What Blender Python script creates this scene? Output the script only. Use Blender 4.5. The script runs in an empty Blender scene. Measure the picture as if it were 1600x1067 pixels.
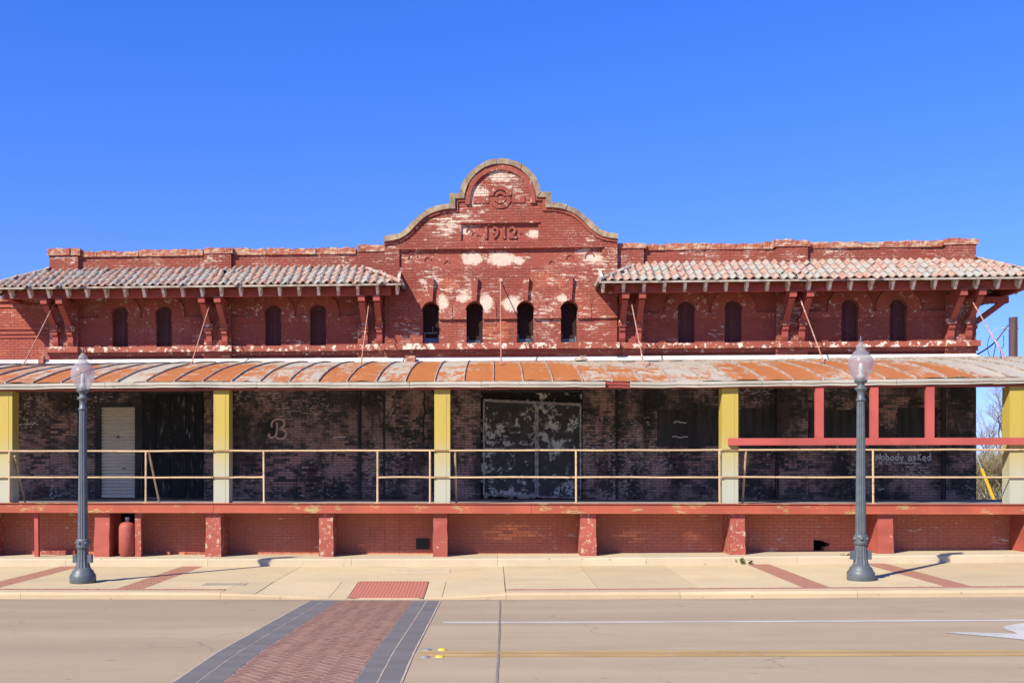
import bpy, bmesh, math, random
from mathutils import Vector, Matrix
from mathutils.geometry import tessellate_polygon
R = math.radians
rng = random.Random(7)
S = bpy.context.scene
COL = S.collection

# ------------------------------------------------------------------ camera, sky, sun, exposure
F, PPX, PPY, EYE, CAMD = 1700.0, 672.0, 752.0, 1.57, 28.86
TH = math.atan(98.0 / F)
CT, ST = math.cos(TH), math.sin(TH)
cam = bpy.data.cameras.new('camera'); camo = bpy.data.objects.new('camera', cam); COL.objects.link(camo)
cam.sensor_width = 36.0; cam.lens = 36.0 * F / 1600.0
cam.shift_x = (800 - PPX) / 1600.0; cam.shift_y = (PPY - 533.5) / 1600.0
cam.clip_start = 0.1; cam.clip_end = 6000
camo.location = (0, -CAMD, EYE); camo.rotation_euler = (R(90), 0, TH)
S.camera = camo
SUN = Vector((0.83, 0.95, -1.0)).normalized()
w = bpy.data.worlds.new('World'); S.world = w; w.use_nodes = True
nt = w.node_tree; nt.nodes.clear()
out = nt.nodes.new('ShaderNodeOutputWorld'); bg = nt.nodes.new('ShaderNodeBackground'); sky = nt.nodes.new('ShaderNodeTexSky')
sky.sky_type = 'NISHITA'; sky.sun_disc = False
sky.sun_elevation = math.asin(-SUN.z); sky.sun_rotation = math.atan2(-SUN.x, -SUN.y)
sky.altitude = 0; sky.air_density = 1.0; sky.dust_density = 0.0; sky.ozone_density = 4.0
hsv = nt.nodes.new('ShaderNodeHueSaturation'); hsv.inputs['Saturation'].default_value = 1.35
tint = nt.nodes.new('ShaderNodeMix'); tint.data_type = 'RGBA'; tint.blend_type = 'MULTIPLY'; tint.inputs[0].default_value = 1.0
tint.inputs[7].default_value = (0.460, 0.455, 0.96, 1)
nt.links.new(sky.outputs[0], hsv.inputs['Color']); sp_ = nt.nodes.new('ShaderNodeSeparateColor'); cb_ = nt.nodes.new('ShaderNodeCombineColor'); nt.links.new(hsv.outputs[0], sp_.inputs[0])
for ch_, pw_ in enumerate((0.64, 0.75, 0.72)):
    pn_ = nt.nodes.new('ShaderNodeMath'); pn_.operation = 'POWER'; pn_.inputs[1].default_value = pw_
    nt.links.new(sp_.outputs[ch_], pn_.inputs[0]); nt.links.new(pn_.outputs[0], cb_.inputs[ch_])
nt.links.new(cb_.outputs[0], tint.inputs[6]); nt.links.new(tint.outputs[2], bg.inputs[0])
bg.inputs[1].default_value = 0.15
nt.links.new(bg.outputs[0], out.inputs[0])
sl = bpy.data.lights.new('sun', 'SUN'); so = bpy.data.objects.new('sun', sl); COL.objects.link(so)
sl.energy = 3.2; sl.angle = R(0.5); sl.color = (1.0, 0.955, 0.80)
so.rotation_euler = SUN.to_track_quat('-Z', 'Y').to_euler(); so.location = (-20, -40, 40)
S.view_settings.view_transform = 'Standard'; S.view_settings.look = 'None'
S.view_settings.gamma = 1.0; S.view_settings.use_curve_mapping = False
S.view_settings.exposure = 1.32

# ------------------------------------------------------------------ pixel -> place
def W(px, py, Y):
    D = Y + CAMD; a = (px - PPX) / F
    X = D * (a * CT - ST) / (CT + a * ST)
    zc = -X * ST + D * CT
    return X, EYE + (PPY - py) * zc / F
def WX(px, Y=0.0): return W(px, 500, Y)[0]
def gz(X):
    X = max(-40, min(40, X))
    return 0.004 * X + 0.0085 * (math.sqrt(X * X + 4) + X) / 2 - 0.0085
YK, YB = -11.1, -6.66          # street kerb face, back kerb face
YC = -17.36                    # road centre line
def road_z(X, Y):
    d = abs(Y - YC)
    return gz(X) - 0.25 - 0.016 * min(d, 7.0)
RAMP = None
def ramp_f(X):
    if RAMP is None: return 0
    a, b, c, d = RAMP
    if X <= a or X >= d: return 0
    if X < b: return (X - a) / (b - a)
    if X <= c: return 1
    return (d - X) / (d - c)
def side_z(X, Y):
    z = gz(X) - 0.15 - 0.02 * (YB - Y)
    r = ramp_f(X)
    if r > 0:
        t = max(0.0, min(1.0, (Y - YK) / 1.5))
        lo = road_z(X, YK) + 0.012
        z = z * (1 - r * (1 - t)) + lo * r * (1 - t)
    return z
def G(px, py, zf=road_z):
    D = 14.0
    for _ in range(40):
        X, Z = W(px, py, D - CAMD)
        zg = zf(X, D - CAMD)
        a = (px - PPX) / F
        zc = (EYE - zg) * F / (py - PPY)
        D = zc / CT + X * ST / CT
    return X, D - CAMD

# ------------------------------------------------------------------ object helpers
def put(o, parent=None):
    COL.objects.link(o)
    if parent is not None:
        o.parent = parent
        if parent.type == 'EMPTY':
            o.matrix_parent_inverse = Matrix.Translation(-parent.location)
    return o
def thing(name, label, cat, loc=(0, 0, 0), group=None):
    o = bpy.data.objects.new(name, None); COL.objects.link(o); o.location = loc
    o.empty_display_size = 0.3
    return tag(o, label, cat, group)
def tag(o, label=None, cat=None, group=None, kind=None):
    if label: o['label'] = label
    if cat: o['category'] = cat
    if group: o['group'] = group
    if kind: o['kind'] = kind
    return o
def mesh(name, verts, faces, m, parent=None, smooth=False, attr=None):
    me = bpy.data.meshes.new(name); me.from_pydata(verts, [], faces); me.materials.append(m)
    if attr is not None:
        a = me.attributes.new('rnd', 'FLOAT', 'POINT'); a.data.foreach_set('value', attr)
    if smooth: me.polygons.foreach_set('use_smooth', [True] * len(me.polygons))
    me.update()
    return put(bpy.data.objects.new(name, me), parent)
class MB:
    def __init__(s): s.v = []; s.f = []; s.a = []
    def add(s, vs, fs, a=0.5):
        n = len(s.v); s.v += [tuple(v) for v in vs]; s.f += [tuple(i + n for i in f) for f in fs]; s.a += [a] * len(vs)
    def box(s, x0, x1, y0, y1, z0, z1, a=0.5, j=0):
        vs = [(x, y, z) for z in (z0, z1) for y in (y0, y1) for x in (x0, x1)]
        if j: vs = [(x + rng.uniform(-j, j), y + rng.uniform(-j, j), z + rng.uniform(-j, j)) for x, y, z in vs]
        s.add(vs, [(0, 1, 5, 4), (1, 3, 7, 5), (3, 2, 6, 7), (2, 0, 4, 6), (4, 5, 7, 6), (0, 2, 3, 1)], a)
    def prism(s, outer, holes, y0, y1, a=0.5):
        """outline in (x, z), extruded from y0 (front) to y1 (back)"""
        loops = [outer] + list(holes)
        pts = [p for l in loops for p in l]
        tris = tessellate_polygon([[Vector((p[0], p[1], 0)) for p in l] for l in loops])
        n = len(pts)
        vs = [(p[0], y0, p[1]) for p in pts] + [(p[0], y1, p[1]) for p in pts]
        fs = []
        for t in tris:
            p, q, r = (pts[i] for i in t)
            c = (q[0] - p[0]) * (r[1] - p[1]) - (q[1] - p[1]) * (r[0] - p[0])
            t = tuple(t) if c > 0 else tuple(reversed(t))
            fs.append(t); fs.append(tuple(i + n for i in reversed(t)))
        k = 0
        for li, l in enumerate(loops):
            m = len(l)
            area = sum(l[i][0] * l[(i + 1) % m][1] - l[(i + 1) % m][0] * l[i][1] for i in range(m))
            ccw = area > 0
            if li > 0: ccw = not ccw
            for i in range(m):
                a_, b_ = k + i, k + (i + 1) % m
                fs.append((b_, a_, a_ + n, b_ + n) if ccw else (a_, b_, b_ + n, a_ + n))
            k += m
        s.add(vs, fs, a)
    def tube(s, pts, rad, n=6, caps=True, a=0.5):
        pts = [Vector(p) for p in pts]
        rads = rad if isinstance(rad, (list, tuple)) else [rad] * len(pts)
        base = len(s.v); vs = []; fs = []
        for i, p in enumerate(pts):
            d = (pts[min(i + 1, len(pts) - 1)] - pts[max(i - 1, 0)]).normalized()
            u = d.cross(Vector((0, 0, 1)))
            if u.length < 1e-3: u = d.cross(Vector((0, 1, 0)))
            u.normalize(); v = d.cross(u)
            for k in range(n):
                t = 2 * math.pi * k / n
                vs.append(p + (u * math.cos(t) + v * math.sin(t)) * rads[i])
        for i in range(len(pts) - 1):
            for k in range(n):
                k2 = (k + 1) % n
                fs.append((i * n + k, i * n + k2, (i + 1) * n + k2, (i + 1) * n + k))
        if caps:
            fs.append(tuple(range(n))[::-1]); fs.append(tuple((len(pts) - 1) * n + k for k in range(n)))
        s.add(vs, fs, a)
    def bar(s, p, q, wx, wy, a=0.5):
        """square bar between two points; wx across, wy deep"""
        p, q = Vector(p), Vector(q); d = (q - p).normalized()
        u = Vector((1, 0, 0)); u = (u - d * u.dot(d))
        if u.length < 0.1: u = Vector((0, 1, 0))
        u.normalize(); v = d.cross(u)
        vs = [e + u * sx * wx / 2 + v * sy * wy / 2 for e in (p, q) for sy in (-1, 1) for sx in (-1, 1)]
        s.add(vs, [(0, 1, 5, 4), (1, 3, 7, 5), (3, 2, 6, 7), (2, 0, 4, 6), (4, 5, 7, 6), (0, 2, 3, 1)], a)
    def build(s, name, m, parent=None, smooth=False):
        return mesh(name, s.v, s.f, m, parent, smooth, s.a)
def box(name, x0, x1, y0, y1, z0, z1, m, parent=None, j=0):
    b = MB(); b.box(x0, x1, y0, y1, z0, z1, rng.random(), j); return b.build(name, m, parent)

# ------------------------------------------------------------------ materials
class N:
    def __init__(s, name, rough=0.8, spec=0.3):
        s.m = bpy.data.materials.new(name); s.m.use_nodes = True; s.t = s.m.node_tree
        s.b = s.t.nodes['Principled BSDF']; s.b.inputs['Roughness'].default_value = rough
        s.b.inputs['Specular IOR Level'].default_value = spec
        s.pos = s.t.nodes.new('ShaderNodeNewGeometry').outputs['Position']
    def n(s, typ, **kw):
        x = s.t.nodes.new(typ)
        for k, v in kw.items(): setattr(x, k, v)
        return x
    def L(s, a, b): s.t.links.new(a, b)
    def val(s, sock, v):
        if isinstance(v, (int, float)): sock.default_value = v
        elif isinstance(v, tuple): sock.default_value = v if len(v) == len(sock.default_value) else tuple(v) + (1,)
        else: s.L(v, sock)
    def noise(s, scale, detail=4, rough=0.6, stretch=None, off=0.0, vec=None):
        x = s.n('ShaderNodeTexNoise'); x.inputs['Scale'].default_value = scale
        x.inputs['Detail'].default_value = detail; x.inputs['Roughness'].default_value = rough
        mp = s.n('ShaderNodeMapping'); mp.inputs['Location'].default_value = (off, off * 1.7, off * 0.6)
        if stretch: mp.inputs['Scale'].default_value = stretch
        s.L(vec if vec is not None else s.pos, mp.inputs[0]); s.L(mp.outputs[0], x.inputs['Vector'])
        return x.outputs['Fac']
    def math(s, op, a, b=0.0, c=0.0):
        x = s.n('ShaderNodeMath', operation=op)
        s.val(x.inputs[0], a); s.val(x.inputs[1], b); s.val(x.inputs[2], c)
        return x.outputs[0]
    def step(s, v, lo, hi):
        x = s.n('ShaderNodeMapRange', interpolation_type='SMOOTHSTEP')
        s.val(x.inputs[0], v); x.inputs[1].default_value = lo; x.inputs[2].default_value = hi
        return x.outputs[0]
    def mix(s, f, a, b):
        x = s.n('ShaderNodeMix', data_type='RGBA')
        s.val(x.inputs[0], f); s.val(x.inputs[6], a); s.val(x.inputs[7], b)
        return x.outputs[2]
    def attr(s):
        return s.n('ShaderNodeAttribute', attribute_name='rnd').outputs['Fac']
    def rand(s): return s.n('ShaderNodeObjectInfo').outputs['Random']
    def bump(s, h, strength=0.3, dist=0.01):
        x = s.n('ShaderNodeBump'); x.inputs['Strength'].default_value = strength; x.inputs['Distance'].default_value = dist
        s.L(h, x.inputs['Height']); s.L(x.outputs[0], s.b.inputs['Normal'])
    def col(s, c): s.val(s.b.inputs['Base Color'], c); return s.m
    def patches(s, lst, soft=0.35, amp=0.9):
        """irregular patches round given wall points (x, z, rx, rz)"""
        sep = s.n('ShaderNodeSeparateXYZ'); s.L(s.pos, sep.inputs[0])
        nz = s.noise(6.5, 9, 0.78, off=3.3)
        nz = s.math('ADD', nz, s.math('MULTIPLY', s.math('SUBTRACT', s.noise(26, 6, 0.8, (1, 1, 1.6), 7.7), 0.5), 0.9))
        acc = 0.0
        for (x, z, rx, rz) in lst:
            dx = s.math('DIVIDE', s.math('SUBTRACT', sep.outputs[0], x), rx)
            dz = s.math('DIVIDE', s.math('SUBTRACT', sep.outputs[2], z), rz)
            r2 = s.math('ADD', s.math('MULTIPLY', dx, dx), s.math('MULTIPLY', dz, dz))
            d = s.math('ADD', s.math('SQRT', r2), s.math('MULTIPLY', s.math('SUBTRACT', nz, 0.5), amp * 3.0))
            k = s.step(d, 1.0 + soft * 0.3, 1.0 - soft * 0.3)
            acc = s.math('MAXIMUM', acc, k)
        return acc

def painted_brick(name, peel, bare, patch=(), barepatch=(), bc=((0.42, 0.135, 0.065), (0.34, 0.08, 0.045)), red=(0.262, 0.060, 0.037)):
    k = N(name, 0.75, 0.25)
    a = k.attr()
    big = k.noise(0.9, 4, 0.6)
    tone = k.noise(0.35, 3, 0.5, off=9)
    paint = k.mix(k.step(tone, 0.3, 0.7), red, tuple(c * 0.78 for c in red))
    paint = k.mix(k.math('MULTIPLY', a, 0.22), paint, (0.33, 0.08, 0.055))
    fine = k.noise(9.0, 8, 0.80, (0.75, 1.0, 3.2), 2.0)
    streak = k.noise(2.2, 5, 0.7, (0.8, 1.0, 5.5), 5.0)
    m_p = k.math('ADD', k.math('MULTIPLY', fine, 0.55), k.math('ADD', k.math('MULTIPLY', big, 0.45), k.math('MULTIPLY', streak, 0.3)))
    m_p = k.math('ADD', m_p, k.math('MULTIPLY', a, 0.075))
    white = k.step(m_p, peel, peel + 0.045)
    fk = k.math('ADD', k.noise(30, 5, 0.8, (0.8, 1, 2.4), 61), k.math('MULTIPLY', k.noise(1.6, 4, 0.6, off=15), 0.5))
    white = k.math('MAXIMUM', white, k.math('MULTIPLY', k.step(fk, peel + 0.115, peel + 0.155), 0.85))
    m_b = k.math('ADD', k.math('MULTIPLY', k.noise(1.1, 4, 0.6, off=21), 0.8), k.math('MULTIPLY', a, 0.25))
    bb = k.step(m_b, bare, bare + 0.10)
    if barepatch: bb = k.math('MAXIMUM', bb, k.math('MULTIPLY', k.patches(barepatch, 1.6), k.step(a, 0.15, 0.45)))
    if patch: white = k.math('MAXIMUM', white, k.patches(patch))
    brick = k.mix(a, *bc)
    paint = k.mix(k.math('MULTIPLY', k.step(k.noise(2.6, 5, 0.7, (2.4, 1, 0.30), 57), 0.50, 0.72), 0.45), paint, tuple(x * 0.45 + 0.012 for x in red))
    c = k.mix(bb, paint, brick)
    pale = k.mix(k.noise(14, 3, 0.6, off=4), (0.66, 0.56, 0.45), (0.44, 0.28, 0.21))
    c = k.mix(white, c, pale)
    k.bump(k.math('ADD', k.math('MULTIPLY', white, -0.6), k.noise(30, 4, 0.7)), 0.35, 0.008)
    return k.col(c)

def simple(name, c, rough=0.8, var=0.25, scale=6.0, bump=0.15, c2=None, stretch=None, spec=0.3, metal=0.0, objvar=0.0):
    k = N(name, rough, spec); k.b.inputs['Metallic'].default_value = metal
    f = k.noise(scale, 5, 0.65, stretch)
    c2 = c2 or tuple(x * (1 - var) for x in c)
    cc = k.mix(k.step(f, 0.3, 0.7), c, c2)
    if objvar: cc = k.mix(k.math('MULTIPLY', k.rand(), objvar), cc, tuple(x * 0.45 for x in c2))
    if bump: k.bump(k.noise(scale * 7, 4, 0.7, stretch, 1.0), bump, 0.01)
    return k.col(cc)
def peeling(name, top, under, thr=0.6, scale=5.0, width=0.06, rough=0.7, stretch=None, streak=None, dark=0.8):
    k = N(name, rough, 0.3)
    f = k.noise(scale, 6, 0.72, stretch, 1.5)
    t = k.mix(k.step(k.noise(1.3, 3, 0.5, off=7), 0.35, 0.65), top, tuple(x * dark for x in top))
    c = k.mix(k.step(f, thr, thr + width), t, under)
    k.bump(k.math('ADD', k.math('MULTIPLY', k.step(f, thr, thr + width), -0.5), k.noise(40, 3, 0.7)), 0.3, 0.008)
    return k.col(c)

def P(lst, Y):
    o = []
    for (px, py, rx, ry) in lst:
        x, z = W(px, py, Y); o.append((x, z, rx / 59.0, ry / 59.0))
    return o
WP = P([(737, 404, 16, 10), (783, 404, 22, 11), (810, 406, 9, 6), (927, 402, 9, 5), (692, 474, 8, 13), (723, 467, 8, 7),
        (760, 474, 10, 12), (800, 474, 14, 11), (745, 305, 18, 14), (778, 275, 14, 9), (879, 466, 8, 6), (728, 361, 6, 5), (833, 365, 9, 6)], -0.25)
BP = P([(775, 516, 24, 18), (858, 437, 30, 12), (705, 442, 20, 10)], -0.25)
M = {}
M['pediment'] = painted_brick('pediment_brick', 0.745, 0.70, WP, BP)
M['wing'] = painted_brick('wing_brick', 0.768, 0.80)
M['parapet'] = painted_brick('parapet_brick', 0.738, 0.78)
M['annex'] = painted_brick('annex_brick', 0.76, 0.60, red=(0.30, 0.066, 0.042))
M['gmortar'] = painted_brick('gable_mortar', 0.735, 0.9)
M['mould'] = peeling('painted_moulding', (0.262, 0.060, 0.038), (0.52, 0.39, 0.30), 0.58, 9.0)
M['ledge'] = peeling('peeling_ledge', (0.285, 0.068, 0.043), (0.62, 0.52, 0.42), 0.53, 5.0)
M['mortar'] = simple('mortar', (0.25, 0.075, 0.058), 0.9, 0.3, 5)
FP = P([(800, 833, 40, 12), (985, 837, 22, 9), (1080, 838, 14, 8), (575, 853, 14, 3)], -5.35)
M['found'] = painted_brick('foundation_brick', 0.775, 0.80, (), [(x, z, rx * .8, rz * .8) for x, z, rx, rz in FP], red=(0.52, 0.165, 0.092), bc=((0.88, 0.32, 0.13), (0.66, 0.20, 0.09)))

M['foundback'] = simple('foundation_mortar', (0.42, 0.14, 0.085), 0.9, 0.3, 3)
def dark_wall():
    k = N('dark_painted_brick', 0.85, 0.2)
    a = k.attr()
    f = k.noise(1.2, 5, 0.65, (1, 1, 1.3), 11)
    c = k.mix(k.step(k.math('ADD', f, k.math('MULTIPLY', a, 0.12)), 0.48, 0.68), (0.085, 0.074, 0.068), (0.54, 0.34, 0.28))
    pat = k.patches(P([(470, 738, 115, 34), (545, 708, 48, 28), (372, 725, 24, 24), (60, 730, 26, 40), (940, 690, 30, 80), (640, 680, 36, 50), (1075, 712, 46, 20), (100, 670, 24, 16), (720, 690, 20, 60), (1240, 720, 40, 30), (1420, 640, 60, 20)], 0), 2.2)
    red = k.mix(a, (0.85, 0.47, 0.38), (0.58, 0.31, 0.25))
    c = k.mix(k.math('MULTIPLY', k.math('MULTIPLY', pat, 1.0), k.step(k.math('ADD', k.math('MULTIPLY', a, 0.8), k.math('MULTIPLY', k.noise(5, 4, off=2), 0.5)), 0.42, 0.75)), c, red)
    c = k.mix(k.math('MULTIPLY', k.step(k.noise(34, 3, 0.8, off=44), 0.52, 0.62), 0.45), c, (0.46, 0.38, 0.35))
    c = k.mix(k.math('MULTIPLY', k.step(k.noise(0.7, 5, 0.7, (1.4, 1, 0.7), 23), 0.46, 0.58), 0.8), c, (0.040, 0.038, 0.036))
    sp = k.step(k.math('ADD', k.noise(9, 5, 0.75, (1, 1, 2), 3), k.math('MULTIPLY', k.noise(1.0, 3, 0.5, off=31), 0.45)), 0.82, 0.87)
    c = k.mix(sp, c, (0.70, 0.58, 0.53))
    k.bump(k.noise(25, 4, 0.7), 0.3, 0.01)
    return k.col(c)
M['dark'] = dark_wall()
M['darkmortar'] = simple('dark_mortar', (0.09, 0.075, 0.07), 0.9, 0.4, 3)
M['black'] = simple('black_paint', (0.035, 0.033, 0.033), 0.7, 0.5, 2.0, c2=(0.085, 0.080, 0.078), stretch=(3, 3, 0.5))
M['blackplank'] = peeling('black_plank', (0.022, 0.022, 0.022), (0.30, 0.29, 0.28), 0.54, 2.5, 0.2, stretch=(3.0, 3.0, 0.7))
def gate_back():
    k = N('mottled_door', 0.8, 0.2)
    f = k.math('ADD', k.noise(5.0, 8, 0.78, off=4), k.math('MULTIPLY', k.noise(0.9, 3, 0.5, off=14), 0.4))
    c = k.mix(k.step(f, 0.745, 0.795), (0.032, 0.032, 0.030), (0.90, 0.90, 0.80))
    return k.col(c)
M['gateback'] = gate_back()
M['stone'] = simple('coping_stone', (0.42, 0.31, 0.19), 0.9, 0.3, 5, 0.5, (0.21, 0.15, 0.10), objvar=0.5)
def coping_brick():
    k = N('worn_coping', 0.9, 0.2)
    f = k.noise(4.5, 6, 0.7, (1, 1, 3), 6)
    c = k.mix(k.step(f, 0.45, 0.60), (0.30, 0.085, 0.055), (0.46, 0.34, 0.23))
    c = k.mix(k.step(k.noise(3, 5, 0.7, off=40), 0.58, 0.68), c, (0.11, 0.06, 0.045))
    c = k.mix(k.math('MULTIPLY', k.rand(), 0.3), c, (0.36, 0.13, 0.07))
    k.bump(k.noise(18, 5, 0.75, (1, 1, 2)), 0.7, 0.02)
    return k.col(c)
M['coping'] = coping_brick()
def tile_mat():
    k = N('barrel_tile', 0.85, 0.25)
    f = k.noise(9, 6, 0.7); r = k.math('FRACT', k.math('ADD', k.rand(), k.attr()))
    g = k.noise(0.35, 2, 0.5, off=5)
    pale = k.mix(r, (0.315, 0.30, 0.26), (0.365, 0.30, 0.24))
    mk = k.math('ADD', f, k.math('MULTIPLY', k.math('SUBTRACT', r, 0.5), 0.12))
    c = k.mix(k.step(mk, 0.49, 0.60), pale, (0.36, 0.160, 0.115))
    c = k.mix(k.step(k.noise(2.5, 5, 0.7, off=17), 0.56, 0.70), c, (0.20, 0.17, 0.14))
    c = k.mix(k.math('MULTIPLY', k.step(k.noise(2.2, 5, 0.7, (2.2, 0.45, 1), 77), 0.52, 0.68), 0.55), c, (0.33, 0.13, 0.06))
    k.bump(k.noise(30, 4, 0.7), 0.3, 0.01)
    return k.col(c)
M['tile'] = tile_mat()
M['wood'] = peeling('red_painted_timber', (0.30, 0.062, 0.045), (0.55, 0.40, 0.30), 0.66, 6, 0.05, stretch=(1, 1, 1))
M['rafter'] = peeling('worn_rafter', (0.42, 0.26, 0.20), (0.62, 0.54, 0.46), 0.42, 5, 0.12)
M['deck'] = simple('dark_deck', (0.07, 0.04, 0.03), 0.9, 0.4, 4)
def rust():
    k = N('rusted_sheet', 0.6, 0.4)
    sep = k.n('ShaderNodeSeparateXYZ'); k.L(k.pos, sep.inputs[0])
    f = k.math('ADD', k.math('MULTIPLY', k.noise(1.5, 8, 0.74, (0.9, 0.8, 1.0), 2), 0.6), k.math('MULTIPLY', k.noise(3.0, 6, 0.75, (3.0, 0.5, 1.0), 22), 0.4))
    v = k.noise(0.30, 2, 0.5, (1, 0.4, 1), 12)
    r = k.rand()
    q = k.math('ADD', k.math('ADD', k.math('MULTIPLY', f, 0.9), k.math('MULTIPLY', v, 0.25)), k.math('MULTIPLY', r, 0.14))
    # bare metal towards the hip at the far end, rust heaviest low on the slope
    e = k.step(sep.outputs[0], 8.5, 12.5)
    q = k.math('SUBTRACT', q, k.math('MULTIPLY', e, 0.30))
    q = k.math('SUBTRACT', q, k.math('MULTIPLY', k.step(sep.outputs[1], -4.2, -1.8), 0.10))
    rustc = k.mix(k.noise(5, 5, 0.7, off=8), (0.46, 0.165, 0.03), (0.31, 0.078, 0.018))
    metal = k.mix(k.noise(2.0, 4, 0.6, off=3), (0.48, 0.39, 0.25), (0.34, 0.31, 0.27))
    c = k.mix(k.step(q, 0.54, 0.63), metal, rustc)
    k.bump(k.noise(3.0, 3, 0.6), 0.25, 0.05)
    return k.col(c)
M['rust'] = rust()
M['seam'] = simple('seam_metal', (0.22, 0.15, 0.11), 0.7, 0.4, 4, c2=(0.42, 0.36, 0.30))
M['fascia'] = peeling('white_fascia', (0.43, 0.385, 0.31), (0.24, 0.15, 0.09), 0.54, 4, 0.2, stretch=(1.2, 1, 1.5))
M['flash'] = peeling('white_flashing', (0.62, 0.59, 0.56), (0.42, 0.30, 0.27), 0.62, 3, 0.08)
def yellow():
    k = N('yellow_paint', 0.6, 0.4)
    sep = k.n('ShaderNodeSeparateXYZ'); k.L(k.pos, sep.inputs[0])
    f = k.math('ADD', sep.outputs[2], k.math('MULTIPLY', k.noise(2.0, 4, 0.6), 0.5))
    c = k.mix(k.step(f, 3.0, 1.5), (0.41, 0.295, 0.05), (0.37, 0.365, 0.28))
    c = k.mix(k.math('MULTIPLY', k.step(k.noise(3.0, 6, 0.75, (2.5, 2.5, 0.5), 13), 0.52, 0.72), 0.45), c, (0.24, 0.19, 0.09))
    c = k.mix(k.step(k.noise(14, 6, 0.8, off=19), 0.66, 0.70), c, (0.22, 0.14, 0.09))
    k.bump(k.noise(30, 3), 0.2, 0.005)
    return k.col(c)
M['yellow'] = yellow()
M['rail'] = peeling('cream_rail', (0.56, 0.39, 0.22), (0.27, 0.13, 0.06), 0.57, 8, 0.08)
M['edge'] = peeling('red_edge_beam', (0.385, 0.090, 0.050), (0.36, 0.25, 0.10), 0.57, 3.0, 0.07, stretch=(0.6, 1, 1.5))
M['frame'] = peeling('red_frame', (0.42, 0.082, 0.066), (0.52, 0.32, 0.25), 0.70, 6, 0.05)
M['bounce_cream'] = peeling('cream_bounce_paint', (0.66, 0.60, 0.50), (0.35, 0.24, 0.17), 0.62, 3, 0.08)  # pale tone chosen to bounce light about under the canopy
M['floor'] = simple('platform_floor', (0.33, 0.31, 0.29), 0.9, 0.3, 2)
M['buttress'] = peeling('peeling_buttress', (0.36, 0.080, 0.055), (0.42, 0.34, 0.23), 0.53, 11, 0.10)
M['buttress_red'] = peeling('worn_buttress', (0.36, 0.080, 0.055), (0.47, 0.40, 0.27), 0.63, 6, 0.06)
M['tank'] = simple('tank_red', (0.38, 0.085, 0.062), 0.6, 0.25, 4, c2=(0.30, 0.07, 0.048))
M['roller'] = simple('roller_cream', (0.88, 0.79, 0.65), 0.6, 0.2, 2, 0.05, c2=(0.80, 0.73, 0.63), stretch=(0.4, 1, 1))
M['pipe'] = simple('galvanised_pipe', (0.72, 0.67, 0.63), 0.5, 0.4, 9, c2=(0.24, 0.20, 0.18), metal=0.2)
M['rod'] = peeling('rod_paint', (0.42, 0.19, 0.13), (0.60, 0.52, 0.42), 0.55, 5, 0.1)
M['grille'] = simple('grille_iron', (0.03, 0.025, 0.025), 0.6)
M['chalk'] = simple('white_chalk', (0.92, 0.90, 0.87), 0.9, 0.15, 12, 0)
M['pink'] = simple('pink_spray', (0.92, 0.60, 0.55), 0.9, 0.3, 9, 0)
M['glass'] = simple('dusty_pane', (0.08, 0.095, 0.11), 0.25, 0.4, 5, 0, spec=0.5)
M['sash'] = simple('grey_sash', (0.17, 0.17, 0.17), 0.7, 0.4, 8)
M['infill'] = peeling('infill_board', (0.095, 0.030, 0.026), (0.20, 0.09, 0.07), 0.62, 4, 0.1)
M['infilldark'] = simple('dark_infill', (0.030, 0.012, 0.011), 0.85, 0.5, 3)
def concrete(name, c, c2, orange=0.0, rough=0.85):
    k = N(name, rough, 0.25)
    f = k.noise(1.1, 6, 0.65); g = k.noise(22, 4, 0.7, off=3)
    cc = k.mix(k.step(f, 0.3, 0.72), c, c2)
    cc = k.mix(k.math('MULTIPLY', g, 0.22), cc, tuple(x * 0.55 for x in c))
    cc = k.mix(k.math('MULTIPLY', k.rand(), 0.30), cc, tuple(x * 0.6 for x in c2))
    if orange: cc = k.mix(k.math('MULTIPLY', k.step(k.noise(0.8, 4, 0.6, (1, 2.2, 1), 26), 0.60, 0.72), orange), cc, (0.62, 0.36, 0.16))
    cc = k.mix(k.math('MULTIPLY', k.step(k.noise(3.2, 6, 0.75, off=50), 0.62, 0.74), 0.35), cc, tuple(x * 0.45 for x in c2))
    cc = k.mix(k.math('MULTIPLY', k.step(k.noise(0.5, 5, 0.7, (0.5, 1.5, 1), 70), 0.5, 0.75), 0.28), cc, tuple(x * 0.55 for x in c2))
    cc = k.mix(k.math('MULTIPLY', k.step(k.noise(7.5, 3, 0.5, off=81), 0.70, 0.73), 0.55), cc, tuple(x * 0.35 for x in c2))
    k.bump(k.noise(60, 4, 0.7), 0.25, 0.008)
    return k.col(cc)
M['walk'] = concrete('sidewalk_concrete', (0.58, 0.445, 0.26), (0.51, 0.385, 0.23), 0.45)
M['kerb'] = concrete('kerb_concrete', (0.55, 0.41, 0.25), (0.48, 0.36, 0.22))
M['backkerb'] = concrete('back_kerb_concrete', (0.56, 0.45, 0.30), (0.50, 0.40, 0.27))
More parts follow.
